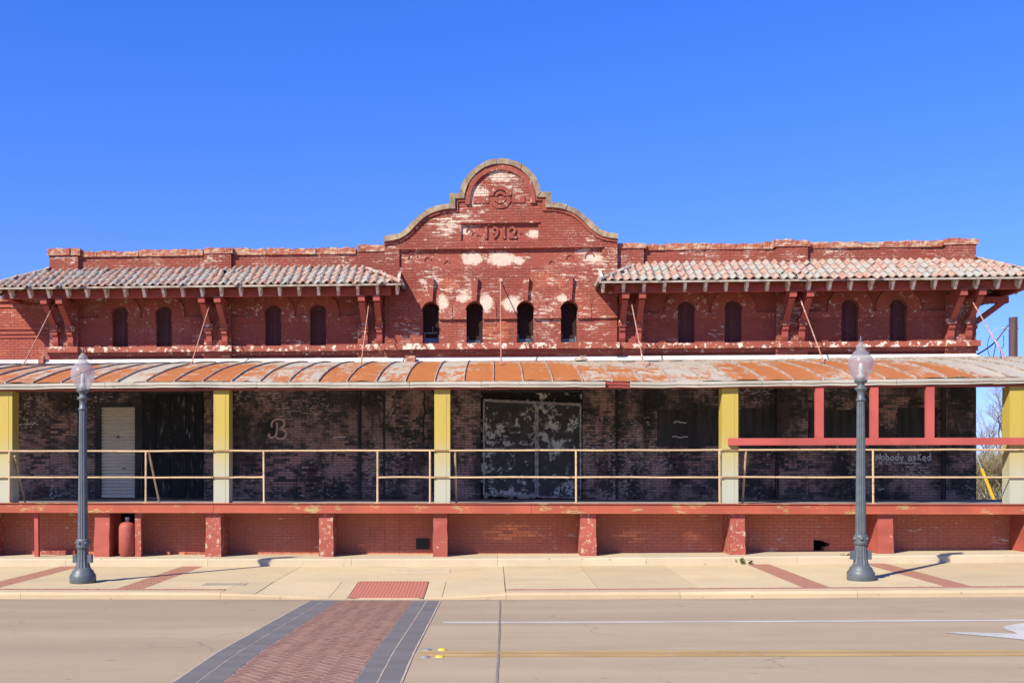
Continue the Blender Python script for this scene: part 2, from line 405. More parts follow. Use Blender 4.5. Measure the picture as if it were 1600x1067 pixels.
def road_mat():
    k = N('road_concrete', 0.85, 0.25)
    f = k.noise(0.30, 4, 0.6, (0.25, 1.6, 1))           # wheel-path streaks along the street
    g = k.noise(2.4, 6, 0.7, (0.35, 1, 1), 6)
    c = k.mix(k.step(f, 0.32, 0.68), (0.41, 0.305, 0.185), (0.33, 0.240, 0.152))
    c = k.mix(k.math('MULTIPLY', k.step(g, 0.35, 0.75), 0.35), c, (0.28, 0.205, 0.138))
    c = k.mix(k.math('MULTIPLY', k.noise(70, 3, 0.7, off=2), 0.25), c, (0.16, 0.13, 0.11))
    c = k.mix(k.math('MULTIPLY', k.step(k.noise(1.6, 5, 0.75, off=33), 0.66, 0.74), 0.5), c, (0.13, 0.105, 0.09))
    c = k.mix(k.math('MULTIPLY', k.step(k.noise(5.5, 4, 0.6, (0.5, 1.2, 1), 91), 0.69, 0.72), 0.6), c, (0.12, 0.09, 0.075))
    c = k.mix(k.math('MULTIPLY', k.step(k.noise(160, 2, 0.6, off=5), 0.55, 0.75), 0.35), c, (0.52, 0.42, 0.30))
    sy = k.n('ShaderNodeSeparateXYZ'); k.L(k.pos, sy.inputs[0])
    c = k.mix(k.math('MULTIPLY', k.math('MULTIPLY', k.step(sy.outputs[1], YK - 0.55, YK - 0.05), k.step(k.noise(1.4, 5, 0.7, (0.5, 2, 1), 37), 0.3, 0.7)), 0.6), c, (0.17, 0.125, 0.09))
    vo = k.n('ShaderNodeTexVoronoi', feature='DISTANCE_TO_EDGE'); vo.inputs['Scale'].default_value = 0.33
    wv = k.n('ShaderNodeVectorMath', operation='ADD'); nv = k.n('ShaderNodeTexNoise'); nv.inputs['Scale'].default_value = 1.3; nv.inputs['Detail'].default_value = 6
    k.L(k.pos, nv.inputs['Vector']); k.L(k.pos, wv.inputs[0]); k.L(nv.outputs['Color'], wv.inputs[1]); k.L(wv.outputs[0], vo.inputs['Vector'])
    ck = k.math('MULTIPLY', k.step(vo.outputs['Distance'], 0.006, 0.0), k.step(k.noise(0.6, 3, 0.6, off=61), 0.5, 0.6))
    c = k.mix(k.math('MULTIPLY', ck, 0.55), c, (0.13, 0.10, 0.085))
    k.bump(k.noise(90, 3, 0.7), 0.4, 0.006)
    return k.col(c)
M['road'] = road_mat()
def paver(name, c, c2):
    k = N(name, 0.85, 0.25)
    cc = k.mix(k.math('ADD', k.math('MULTIPLY', k.rand(), 0.7), k.math('MULTIPLY', k.attr(), 0.3)), c, c2)
    cc = k.mix(k.math('MULTIPLY', k.noise(40, 3, 0.7), 0.35), cc, tuple(x * 0.6 for x in c2))
    k.bump(k.noise(80, 3, 0.7), 0.2, 0.005)
    return k.col(cc)
M['redpaver'] = paver('red_paver', (0.30, 0.160, 0.112), (0.22, 0.115, 0.088))
M['greypaver'] = paver('grey_paver', (0.170, 0.150, 0.140), (0.135, 0.120, 0.114))
M['bandpaver'] = paver('band_paver', (0.42, 0.205, 0.13), (0.30, 0.13, 0.085))
M['sandjoint'] = simple('sand_joint', (0.46, 0.35, 0.26), 0.95, 0.3, 10)
M['joint'] = simple('dark_joint', (0.15, 0.11, 0.08), 0.95, 0.3, 10)
M['tactile'] = simple('tactile_red', (0.39, 0.125, 0.085), 0.8, 0.25, 8, c2=(0.34, 0.125, 0.08))
M['white'] = peeling('white_line_paint', (0.50, 0.47, 0.42), (0.37, 0.29, 0.21), 0.52, 11, 0.2)
M['yline'] = peeling('yellow_line_paint', (0.44, 0.265, 0.085), (0.38, 0.265, 0.15), 0.48, 10, 0.2)
M['crack'] = simple('crack_sealer', (0.235, 0.195, 0.165), 0.6, 0.3, 8)
M['stud_y'] = simple('stud_yellow', (0.70, 0.48, 0.06), 0.4, 0.3, 20)
M['stud_g'] = simple('stud_grey', (0.24, 0.22, 0.23), 0.6, 0.3, 20)
M['lamp'] = simple('lamp_paint', (0.095, 0.107, 0.113), 0.45, 0.3, 6, 0.1, c2=(0.070, 0.080, 0.086), spec=0.5)
def globe():
    k = N('frosted_globe', 0.35, 0.5)
    tr = k.n('ShaderNodeBsdfTransparent'); tl = k.n('ShaderNodeBsdfTranslucent'); m1 = k.n('ShaderNodeMixShader'); m2 = k.n('ShaderNodeMixShader')
    k.b.inputs['Base Color'].default_value = (0.52, 0.47, 0.48, 1); tl.inputs[0].default_value = (0.60, 0.54, 0.55, 1)
    m1.inputs[0].default_value = 0.5; m2.inputs[0].default_value = 0.52
    k.L(k.b.outputs[0], m1.inputs[1]); k.L(tl.outputs[0], m1.inputs[2]); k.L(m1.outputs[0], m2.inputs[1]); k.L(tr.outputs[0], m2.inputs[2])
    o = [x for x in k.t.nodes if x.type == 'OUTPUT_MATERIAL'][0]; k.L(m2.outputs[0], o.inputs[0])
    return k.m
M['globe'] = globe()
M['socket'] = simple('lamp_socket', (0.75, 0.75, 0.72), 0.5)
M['leaf'] = simple('weed_leaf', (0.13, 0.19, 0.04), 0.7, 0.4, 20, 0)
M['twig'] = simple('bare_twig', (0.30, 0.23, 0.19), 0.9, 0.35, 3, 0)
M['shrub'] = simple('dry_brush', (0.30, 0.20, 0.12), 0.9, 0.4, 1.5, 0, c2=(0.20, 0.19, 0.09))
M['pole'] = simple('pole_timber', (0.13, 0.07, 0.075), 0.9, 0.4, 4, stretch=(3, 3, 0.5))
M['cable'] = simple('black_cable', (0.03, 0.03, 0.05), 0.5, 0.2)
M['cablegrey'] = simple('grey_cable', (0.42, 0.42, 0.46), 0.5, 0.2)
M['guard'] = simple('yellow_guard', (0.80, 0.42, 0.02), 0.5, 0.15)
M['grass'] = simple('dry_ground', (0.22, 0.19, 0.10), 0.95, 0.4, 0.8, c2=(0.13, 0.14, 0.06))
M['cover'] = simple('cover_plate', (0.55, 0.44, 0.28), 0.8, 0.25, 6)
M['plate'] = simple('grey_plate', (0.36, 0.29, 0.20), 0.8, 0.25, 6)

# ------------------------------------------------------------------ ground, road, sidewalk
def sheet(name, xs, ys, zf, m, parent=None, dz=0.0):
    vs = [(x, y, zf(x, y) + dz) for y in ys for x in xs]; nx = len(xs)
    fs = [(j * nx + i, j * nx + i + 1, (j + 1) * nx + i + 1, (j + 1) * nx + i) for j in range(len(ys) - 1) for i in range(nx - 1)]
    return mesh(name, vs, fs, m, parent)
def lin(a, b, n): return [a + (b - a) * i / n for i in range(n + 1)]
XS = [-400, -120] + lin(-45, 45, 60) + [120, 400]
tag(mesh('ground', [(-2500, -1500, -0.75), (2500, -1500, -0.75), (2500, 2500, -0.75), (-2500, 2500, -0.75)], [(0, 1, 2, 3)], M['grass']), kind='structure')
tag(sheet('yard', XS, lin(-5.0, 60, 30), lambda x, y: gz(x) - 0.12, M['grass']), kind='structure')
road = tag(sheet('road', [-400, -120] + lin(-45, 45, 120) + [120, 400], sorted(lin(-34, YK, 46) + [YC]), road_z, M['road']), kind='structure')
tag(sheet('bounce_pavement', XS, lin(-90, -24.4, 30), lambda x, y: road_z(x, -24.36) + 0.12, M['walk']), kind='structure')  # unseen pale concrete behind the camera, added to bounce light onto the facade
# kerb ramp limits from the photograph
rx1 = G(542, 936)[0]; rx2 = G(662, 936)[0]
RAMP = (rx1 - 2.1, rx1, rx2, rx2 + 1.35)
base = tag(sheet('sidewalk', XS, lin(YK + 0.02, YB + 0.05, 12), side_z, M['joint'], dz=-0.02), kind='structure')
def slab(name, x0, x1, y0, y1, m, parent, zf=side_z, thick=0.05, nx=8, ny=6, dz=0.0, bev=0.006):
    xs, ys = lin(x0, x1, nx), lin(y0, y1, ny)
    vs = [(x, y, zf(x, y) + dz) for y in ys for x in xs]; W_ = nx + 1
    fs = [(j * W_ + i, j * W_ + i + 1, (j + 1) * W_ + i + 1, (j + 1) * W_ + i) for j in range(ny) for i in range(nx)]
    rim = [i for i in range(W_)] + [(j) * W_ + nx for j in range(1, ny + 1)] + [ny * W_ + i for i in range(nx - 1, -1, -1)] + [j * W_ for j in range(ny - 1, 0, -1)]
    n = len(vs); vs += [(vs[i][0], vs[i][1], vs[i][2] - thick) for i in rim]
    for k in range(len(rim)):
        a, b = rim[k], rim[(k + 1) % len(rim)]; fs.append((a, n + k, n + (k + 1) % len(rim), b))
    return mesh(name, vs, fs, m, parent)
def xat(px, py): return G(px, py, side_z)[0]
strips = [xat(30, 905), xat(252, 902), xat(1222, 896), xat(1425, 896)]
SW = 0.44
cuts = sorted([xat(-330, 900), xat(-180, 900), xat(440, 902), xat(788, 902), xat(921, 902), xat(1060, 898), xat(1700, 896), xat(1900, 896), xat(2150, 896), xat(-520, 900), xat(-720, 900)])
edges = [(-45, -45)] + [(c - 0.006, c + 0.006) for c in cuts] + [(s - SW / 2 - 0.004, s + SW / 2 + 0.004) for s in strips] + [(45, 45)]
edges.sort()
YBAND0, YBAND1 = YK + 0.32, YK + 0.50
for (a, b) in zip(edges[:-1], edges[1:]):
    x0, x1 = a[1], b[0]
    if x1 - x0 < 0.1: continue
    inr = x1 > RAMP[0] and x0 < RAMP[3]
    if not inr:
        slab('slab', x0, x1, YBAND1 + 0.006, YB, M['walk'], base)
    else:
        # slabs round the kerb ramp reach the kerb line
        segs = sorted(set([x0, x1] + [v for v in (RAMP[0], rx1 - 0.3, rx1, rx2, rx2 + 0.3, RAMP[3]) if x0 < v < x1]))
        ymid = G(600, 908, side_z)[1]
        slab('slab', x0, x1, ymid + 0.006, YB, M['walk'], base, nx=20)
        for p, q in zip(segs[:-1], segs[1:]):
            mid = (p + q) / 2
            if rx1 < mid < rx2: continue
            y0 = YBAND1 + 0.006 if (mid < RAMP[0] or mid > RAMP[3]) else YK + 0.004
            slab('slab', p + 0.005, q - 0.005, y0, ymid - 0.006, M['walk'], base, nx=8)
ymid = G(600, 908, side_z)[1]
tp = slab('tactile_panel', rx1 + 0.01, rx2 - 0.01, YK + 0.10, ymid - 0.01, M['tactile'], base, nx=6, ny=6, dz=0.004)
dm = MB()
nx = int((rx2 - rx1) / 0.06); ny = int((ymid - YK - 0.12) / 0.06)
for i in range(nx):
    for j in range(ny):
        x = rx1 + 0.045 + i * (rx2 - rx1 - 0.09) / (nx - 1); y = YK + 0.14 + j * 0.06; z = side_z(x, y) + 0.003
        o8 = [(x + 0.017 * math.cos(t), y + 0.017 * math.sin(t), z) for t in [k * math.pi / 3 for k in range(6)]]
        i8 = [(x + 0.010 * math.cos(t), y + 0.010 * math.sin(t), z + 0.008) for t in [k * math.pi / 3 for k in range(6)]]
        dm.add(o8 + i8, [(k, (k + 1) % 6, 6 + (k + 1) % 6, 6 + k) for k in range(6)] + [tuple(range(6, 12))])
tag(dm.build('tactile_domes', M['tactile'], tp), kind='stuff')
# kerb in lengths, dropping at the ramp
kerb = tag(sheet('kerb', XS, [YK + 0.03, YK + 0.30], side_z, M['joint'], dz=-0.03), kind='structure')
kx = lin(-45, RAMP[0], 12) + [RAMP[0] + 1.0, rx1, rx2, RAMP[3]] + lin(RAMP[3], 45, 16)[1:]
for a, b in zip(kx[:-1], kx[1:]):
    b_ = b - 0.006; nseg = 14; vs = []; fs = []
    for i in range(nseg + 1):
        x = a + (b_ - a) * i / nseg; zt = side_z(x, YK + 0.15) if ramp_f(x) == 0 else side_z(x, YK)
        zb = side_z(x, YBAND0); g = road_z(x, YK)
        if ramp_f(x) > 0: zb = zt
        zt = max(zt, g + 0.008)
        wd = 0.31 if ramp_f(x) == 0 else 0.10; zt += rng.uniform(-.005, .002)
        vs += [(x, YK - 0.02, g - 0.05), (x, YK - 0.018, g + 0.6 * (zt - g)), (x, YK + 0.012, zt - 0.006), (x, YK + 0.04, zt), (x, YK + wd, max(zb, zt) + 0.0), (x, YK + wd, zb - 0.1)]
    for i in range(nseg):
        for k in range(5): fs.append((i * 6 + k, (i + 1) * 6 + k, (i + 1) * 6 + k + 1, i * 6 + k + 1))
    fs += [tuple(range(6))[::-1], tuple(nseg * 6 + k for k in range(6))]
    mesh('kerb_stone', vs, fs, M['kerb'], kerb)
# brick bands: along the kerb and across the walk
bb = MB()
def paving(mb, x0, x1, y0, y1, lx, ly, zf, joint=0.008, dz=0.0, stag=True):
    j = 0; y = y0
    while y < y1 - 0.02:
        yb = min(y + ly, y1); x = x0 - (lx / 2 if (stag and j % 2) else 0)
        while x < x1 - 0.01:
            a, b = max(x, x0), min(x + lx, x1)
            if b - a > 0.03:
                h = rng.uniform(-0.002, 0.002) + dz
                q = [(a + joint / 2, y + joint / 2), (b - joint / 2, y + joint / 2), (b - joint / 2, yb - joint / 2), (a + joint / 2, yb - joint / 2)]
                mb.add([(u, v, zf(u, v) + h) for u, v in q] + [(u, v, zf(u, v) - 0.04) for u, v in q],
                       [(0, 1, 2, 3), (0, 4, 5, 1), (1, 5, 6, 2), (2, 6, 7, 3), (3, 7, 4, 0)], rng.random())
            x += lx
        y += ly; j += 1
for s in strips: paving(bb, s - SW / 2, s + SW / 2, YBAND1 + 0.004, YB, 0.22, 0.11, side_z)
paving(bb, -24, RAMP[0] - 0.02, YBAND0, YBAND1, 0.1, 0.18, side_z, stag=False)
paving(bb, RAMP[3] + 0.02, 24, YBAND0, YBAND1, 0.1, 0.18, side_z, stag=False)
tag(bb.build('band_brick', M['bandpaver'], base), kind='stuff')
# raised back kerb carrying the platform
bk = tag(sheet('back_kerb', XS, [YB + 0.04, -5.0], lambda x, y: gz(x), M['joint'], dz=-0.02), kind='structure')
bx = lin(-44.8, 45, 30)
for a, b in zip(bx[:-1], bx[1:]):
    vs = []; fs = []
    for i in range(5):
        x = a + (b - 0.005 - a) * i / 4; z = gz(x)
        vs += [(x, YB - 0.012, z - 0.35), (x, YB - 0.008, z - 0.02), (x, YB + 0.015, z), (x, -5.05, z + 0.01), (x, -5.05, z - 0.2)]
    for i in range(4):
        for k in range(4): fs.append((i * 5 + k, (i + 1) * 5 + k, (i + 1) * 5 + k + 1, i * 5 + k + 1))
    fs += [(4, 3, 2, 1, 0), (20, 21, 22, 23, 24)]
    mesh('kerb_block', vs, fs, M['backkerb'], bk)
# covers in the walk
def plate(name, px0, py0, px1, py1, m, dz):
    a = G(px0, py1, side_z); b = G(px1, py0, side_z)
    s = slab(name, min(a[0], b[0]), max(a[0], b[0]), min(a[1], b[1]), max(a[1], b[1]), m, None, nx=4, ny=2, thick=0.02, dz=dz)
    return s
tag(plate('utility_cover', 612, 889, 705, 894, M['cover'], 0.006), 'pale rectangular utility cover set in the sidewalk behind the red ramp panel', 'cover')
tag(plate('metal_plate', 314, 911, 388, 914.5, M['plate'], 0.006), 'thin grey plate set in the sidewalk near the kerb beside the brick band', 'plate')

# crosswalk
CX = [-2.95, -2.73, -2.49, -1.27, -1.06, -0.85]
Y0C, Y1C = YK - 0.32, -21.5
def cwz(x, y): return road_z(x, y) + 0.0075
cw = tag(sheet('crosswalk', lin(CX[0] - 0.02, CX[-1] + 0.02, 4), lin(Y1C, Y0C, 24), cwz, M['sandjoint']), kind='structure')
for k in (0, 1, 3, 4):
    y = Y0C; L = 0.205
    while y > Y1C + 0.05:
        y2 = max(y - L, Y1C); mb = MB(); h = 0.010 + rng.uniform(-0.0015, 0.0015)
        j = 0.012 if k in (0, 3) else 0.004
        q = [(CX[k] + 0.004, y2 + 0.002), (CX[k + 1] - j, y2 + 0.002), (CX[k + 1] - j, y - 0.002), (CX[k] + 0.004, y - 0.002)]
        mb.add([(u, v, road_z(u, v) + h) for u, v in q] + [(u, v, road_z(u, v) - 0.02) for u, v in q], [(0, 1, 2, 3), (0, 4, 5, 1), (1, 5, 6, 2), (2, 6, 7, 3), (3, 7, 4, 0)], rng.random())
        mb.build('paver', M['greypaver'], cw); y = y2
def clip(poly, x0, x1, y0, y1):
    for ax, lim, sg in ((0, x0, 1), (0, x1, -1), (1, y0, 1), (1, y1, -1)):
        outp = []
        for i in range(len(poly)):
            p, q = poly[i], poly[(i + 1) % len(poly)]
            dp, dq = sg * (p[ax] - lim), sg * (q[ax] - lim)
            if dp >= 0: outp.append(p)
            if dp * dq < 0:
                t = dp / (dp - dq); outp.append((p[0] + (q[0] - p[0]) * t, p[1] + (q[1] - p[1]) * t))
        poly = outp
        if not poly: return poly
    return poly
herr = []
s_ = 0.105; c45 = math.cos(R(45))
for a in range(-130, 131):
    for b in range(-130, 131):
        k = (a - b) % 4          # herringbone of 2x1 bricks on a square lattice
        if k == 0: rect = (a, b, a + 2, b + 1)
        elif k == 2: rect = (a, b, a + 1, b + 2)
        else: continue
        if k == 2: rect = (a, b - 1, a + 1, b + 1)
        g = 0.065
        q = [(rect[0] + g, rect[1] + g), (rect[2] - g, rect[1] + g), (rect[2] - g, rect[3] - g), (rect[0] + g, rect[3] - g)]
        q = [((u - v) * c45 * s_ - 1.88, (u + v) * c45 * s_ - 16.5) for u, v in q]
        if max(p[0] for p in q) < CX[2] or min(p[0] for p in q) > CX[3] or max(p[1] for p in q) < Y1C or min(p[1] for p in q) > Y0C: continue
        q = clip(q, CX[2] + 0.004, CX[3] - 0.004, Y1C, Y0C)
        if len(q) < 3: continue
        ar = abs(sum(q[i][0] * q[(i + 1) % len(q)][1] - q[(i + 1) % len(q)][0] * q[i][1] for i in range(len(q)))) / 2
        if ar > 0.001: herr.append((sum(p[1] for p in q) / len(q), ar, q))
vis = sorted([h for h in herr if h[0] > -19.2], key=lambda h: h[0])
ind = set(id(h) for h in vis[:300]); rest = MB()
for h in herr:
    q = h[2]; n = len(q); mb = MB() if id(h) in ind else rest
    area = sum(q[i][0] * q[(i + 1) % n][1] - q[(i + 1) % n][0] * q[i][1] for i in range(n))
    if area < 0: q = q[::-1]
    z = 0.0105 + rng.uniform(-0.0015, 0.0015)
    mb.add([(u, v, road_z(u, v) + z) for u, v in q] + [(u, v, road_z(u, v) - 0.01) for u, v in q], [tuple(range(n))] + [(i, n + i, n + (i + 1) % n, (i + 1) % n) for i in range(n)], rng.random())
    if mb is not rest: mb.build('brick', M['redpaver'], cw)
tag(rest.build('brick', M['redpaver'], cw), kind='stuff')
# markings
def strip_y(name, px0, px1, y, wdt, m, dz=0.0025):
    x0 = px0; x1 = px1
    return tag(sheet(name, lin(x0, x1, 120), [y - wdt / 2, y + wdt / 2], road_z, m, dz=dz), kind='structure')
wy = G(1100, 971)[1]
strip_y('lane_line', G(692, 974)[0], 40, wy, 0.15, M['white'])
yy = G(1100, 1020.5)[1]
strip_y('centre_line', G(656, 1021)[0], 40, yy + 0.115, 0.16, M['yline'])
strip_y('centre_line', G(656, 1021)[0], 40, yy - 0.115, 0.16, M['yline'])
def flat(name, pts, m, dz=0.006):
    vs = [(x, y, road_z(x, y) + dz) for x, y in pts]
    tr = tessellate_polygon([[Vector((p[0], p[1], 0)) for p in pts]])
    fs = []
    for t in tr:
        p, q, r = (pts[i] for i in t)
        c = (q[0] - p[0]) * (r[1] - p[1]) - (q[1] - p[1]) * (r[0] - p[0])
        fs.append(tuple(t) if c > 0 else tuple(reversed(t)))
    return tag(mesh(name, vs, fs, m), kind='structure')
flat('lane_arrow', [G(*p) for p in [(1474, 988.5), (1500, 987.6), (1540, 988.8), (1590, 990.3), (1584, 987.2), (1573, 984.5), (1567, 980.8), (1573, 977.6), (1590, 974.5), (1610, 973.2), (1660, 972.6), (1720, 975), (1740, 981), (1700, 990), (1690, 1003), (1640, 1003.5), (1560, 995.6)]], M['white'])
cp = [(781, 937.5), (781.4, 947), (780.5, 965), (780.6, 985), (779.4, 1005), (779, 1025), (777.4, 1045), (776, 1067), (774, 1110), (770, 1200)]
cl = [G(*p) for p in cp]
cv = []; cf = []
for i, (x, y) in enumerate(cl):
    zz = max(road_z(x, y), side_z(x, y) if y > YK else -9) + 0.006
    cv += [(x - 0.012, y, zz), (x + 0.012, y, zz)]
    if i: cf.append((2 * i - 2, 2 * i - 1, 2 * i + 1, 2 * i)[::-1])
tag(mesh('sealed_crack', cv, cf, M['crack']), kind='structure')
def stud(px, py, m, nm, lab, grp):
    x, y = G(px, py); z = road_z(x, y); mb = MB(); n = 14; prof = [(0.052, 0.0), (0.049, 0.009), (0.034, 0.017), (0.012, 0.020)]
    vs = []; fs = []
    for r, h in prof: vs += [(x + r * math.cos(2 * math.pi * k / n), y + r * math.sin(2 * math.pi * k / n), z + h) for k in range(n)]
    for i in range(3): fs += [(i * n + k, i * n + (k + 1) % n, (i + 1) * n + (k + 1) % n, (i + 1) * n + k) for k in range(n)]
    fs.append(tuple(range(3 * n, 4 * n)))
    mb.add(vs, fs); return tag(mb.build(nm, m, None, True), lab, 'road stud', grp)
for p in ((691, 1015), (687, 1026)): stud(*p, M['stud_y'], 'road_stud', 'yellow round road stud beside the start of the yellow centre line', 'yellow road studs')
for p in ((667, 1015), (664, 1026.5)): stud(*p, M['stud_g'], 'road_stud', 'dark grey round road stud between the crosswalk and a yellow stud', 'grey road studs')


# ------------------------------------------------------------------ depot building
XL, XR = WX(80), WX(1522)
ZP = 1.107                       # platform floor
ZLEDGE, ZSPR, ZTOP = 5.18, 6.06, 7.63
YC0, YC1 = -0.25, -0.19          # centre bay: upper face, lower face
XC0, XC1 = WX(601, YC0), WX(964.5, YC0)
XCM = (XC0 + XC1) / 2
depot = thing('depot_building', 'long red brick depot with curved 1912 gable and peeling paint above a loading platform', 'building', (XCM, 0, 0))
JW, AR, AO = 0.215, 0.235, 0.57
def wcx(px0, px1, Y): return (WX(px0, Y) + WX(px1, Y)) / 2
WL = [wcx(a, b, 0) for a, b in ((175, 201), (243, 270), (414, 440), (484, 510))]
WC = [wcx(a, b, YC0) for a, b in ((660, 686), (728, 755), (808, 834), (877, 902))]
WR = [wcx(a, b, 0) for a, b in ((1058, 1086), (1131, 1160), (1314, 1341), (1388, 1418))]
def arch_pts(cx, z0, n=14):
    p = [(cx - JW, z0), (cx - JW, ZSPR), (cx - AR, ZSPR)]
    p += [(cx - AR * math.cos(math.pi * k / n), ZSPR + AR * math.sin(math.pi * k / n)) for k in range(1, n)]
    return p + [(cx + AR, ZSPR), (cx + JW, ZSPR), (cx + JW, z0)]
def cut_iv(iv, a, b):
    o = []
    for p, q in iv:
        if b <= p or a >= q: o.append((p, q)); continue
        if a > p: o.append((p, a))
        if b < q: o.append((b, q))
    return o
def win_cut(iv, z0, z1, cxs):
    for cx in cxs:
        if z1 <= ZLEDGE or z0 >= ZSPR + AR: continue
        h = JW if z1 <= ZSPR else AR if z0 <= ZSPR else math.sqrt(max(0, AR ** 2 - (z0 - ZSPR) ** 2))
        iv = cut_iv(iv, cx - h, cx + h)
    return iv
def bricks(mb, z0, z1, Y, ivf, proud=0.007, L=0.213, H=0.0685, j=0.010):
    k = 0; z = z0
    while z < z1 - 0.02:
        zt = min(z + H, z1)
        for a, b in ivf(z, zt):
            x = math.floor(a / L) * L + (L / 2 if k % 2 else 0) - L
            while x < b:
                p, q = max(x + j / 2, a), min(x + L - j / 2, b)
                if q - p > 0.025:
                    yf = Y - proud - rng.uniform(-0.002, 0.002); za, zb = z + j / 2, zt - j / 2
                    vs = [(p, yf, za), (q, yf, za), (q, yf, zb), (p, yf, zb), (p, Y + .001, za), (q, Y + .001, za), (q, Y + .001, zb), (p, Y + .001, zb)]
                    mb.add(vs, [(0, 1, 2, 3), (1, 5, 6, 2), (5, 4, 7, 6)[:0] or (4, 0, 3, 7), (3, 2, 6, 7), (4, 5, 1, 0)], rng.random())
                x += L
        z = zt; k += 1
# pilaster limits (pairs of x)
PIL = [(WX(80, -.12), WX(122, -.12)), (WX(319, -.12), WX(361, -.12)), (WX(559, -.12), XC0 - 0.002), (XC1 + 0.002, WX(1006, -.12)), (WX(1213, -.12), WX(1262, -.12)), (WX(1478, -.12), XR)]
PIL[0] = (XL, PIL[0][1])
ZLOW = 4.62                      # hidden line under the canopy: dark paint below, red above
doorX = (WX(150), WX(219)); doorZ = W(180, 632, 0)[1]
gateX = (WX(751, YC1), WX(910, YC1)); gateZ = W(830, 613, YC1)[1]
def rect(x0, x1, z0, z1): return [(x0, z0), (x1, z0), (x1, z1), (x0, z1)]
def wall_of(name, x0, x1, cxs, extra=()):
    mb = MB()
    holes = [arch_pts(c, ZLEDGE)[::-1] for c in cxs]
    mb.prism(rect(x0, x1, ZLOW, ZTOP), holes, 0.0, 0.42)
    up = mb.build(name, M['mortar'], depot)
    mb = MB(); mb.prism(rect(x0, x1, 0.3, ZLOW - 0.001), list(extra), 0.0, 0.42)
    mb.build('lower_wall', M['darkmortar'], depot)
    return up
def spans(lo, hi):               # bays of a wing between its pilasters
    c = [p for p in PIL if p[0] >= lo - 0.01 and p[1] <= hi + 0.01]
    return [(a[1], b[0]) for a, b in zip(c[:-1], c[1:])]
bays = spans(XL, XC0) + spans(XC1, XR)
for (x0, x1, cxs, extra) in ((XL, XC0, WL, [rect(doorX[0], doorX[1], ZP + .01, doorZ)[::-1]]), (XC1, XR, WR, [])):
    wl = wall_of('wing_wall', x0, x1, cxs, extra)
    mb = MB(); bricks(mb, ZLOW, 7.30, 0.0, lambda a, b: win_cut([(x0 + .002, x1 - .002)], a, b, cxs))
    tag(mb.build('brick', M['wing'], wl), kind='stuff')
    mb = MB(); bricks(mb, 7.30, ZTOP, 0.0, lambda a, b: [(x0 + .002, x1 - .002)])
    tag(mb.build('brick', M['parapet'], wl), kind='stuff')
    def lowiv(a, b):
        iv = [(x0 + .002, x1 - .002)]
        if extra and a < doorZ: iv = cut_iv(iv, doorX[0], doorX[1])
        return iv
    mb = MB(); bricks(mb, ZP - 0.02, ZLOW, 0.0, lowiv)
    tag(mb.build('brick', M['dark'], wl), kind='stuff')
for (a, b) in PIL:
    mb = MB(); mb.box(a, b, -0.12, -0.0005, ZLOW, ZTOP + 0.03); pw = mb.build('pilaster', M['mortar'], depot)
    mb = MB(); bricks(mb, ZLOW, ZTOP + 0.03, -0.12, lambda z0, z1: [(a, b)]); tag(mb.build('brick', M['parapet'], pw), kind='stuff')
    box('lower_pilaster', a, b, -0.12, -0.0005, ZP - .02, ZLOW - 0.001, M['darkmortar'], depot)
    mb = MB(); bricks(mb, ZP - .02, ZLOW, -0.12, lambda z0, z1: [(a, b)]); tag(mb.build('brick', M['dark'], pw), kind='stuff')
# impost bands and arch rings in the wings
def ring(cx, z0, Y0, Y1, n=18, ro=AO):
    p = [(cx - ro, z0), (cx - ro, ZSPR)] + [(cx - ro * math.cos(math.pi * k / n), ZSPR + ro * math.sin(math.pi * k / n)) for k in range(1, n)] + [(cx + ro, ZSPR), (cx + ro, z0)]
    q = [(cx + JW, z0), (cx + JW, ZSPR), (cx + AR, ZSPR)] + [(cx + AR * math.cos(math.pi * k / n), ZSPR + AR * math.sin(math.pi * k / n)) for k in range(1, n)] + [(cx - AR, ZSPR), (cx - JW, ZSPR), (cx - JW, z0)]
    mb = MB(); mb.prism((p + q)[::-1], [], Y0, Y1); return mb
for (a, b) in bays:
    cs = sorted(c for c in WL + WR if a < c < b)
    xs = [a] + [v for c in cs for v in (c - JW, c + JW)] + [b]
    for i in range(0, len(xs), 2): box('impost_band', xs[i] + .001, xs[i + 1] - .001, -0.055, 0.001, 5.83, 5.98, M['mould'], depot)
    for c in cs: ring(c, 5.981, -0.05, 0.001, ro=min(AO, (cs[1] - cs[0]) / 2 - 0.004)).build('arch_ring', M['mould'], depot)
    box('ledge', a, b, -0.17, 0.001, 5.04, ZLEDGE, M['ledge'], depot); box('ledge_fillet', a, b, -0.07, 0.001, 4.94, 5.038, M['mould'], depot)
for (a, b) in PIL:
    box('ledge', a - .05, b + .05, -0.29, -0.119, 5.035, ZLEDGE + 0.004, M['ledge'], depot); box('ledge_fillet', a - .02, b + .02, -0.19, -0.119, 4.93, 5.033, M['mould'], depot)
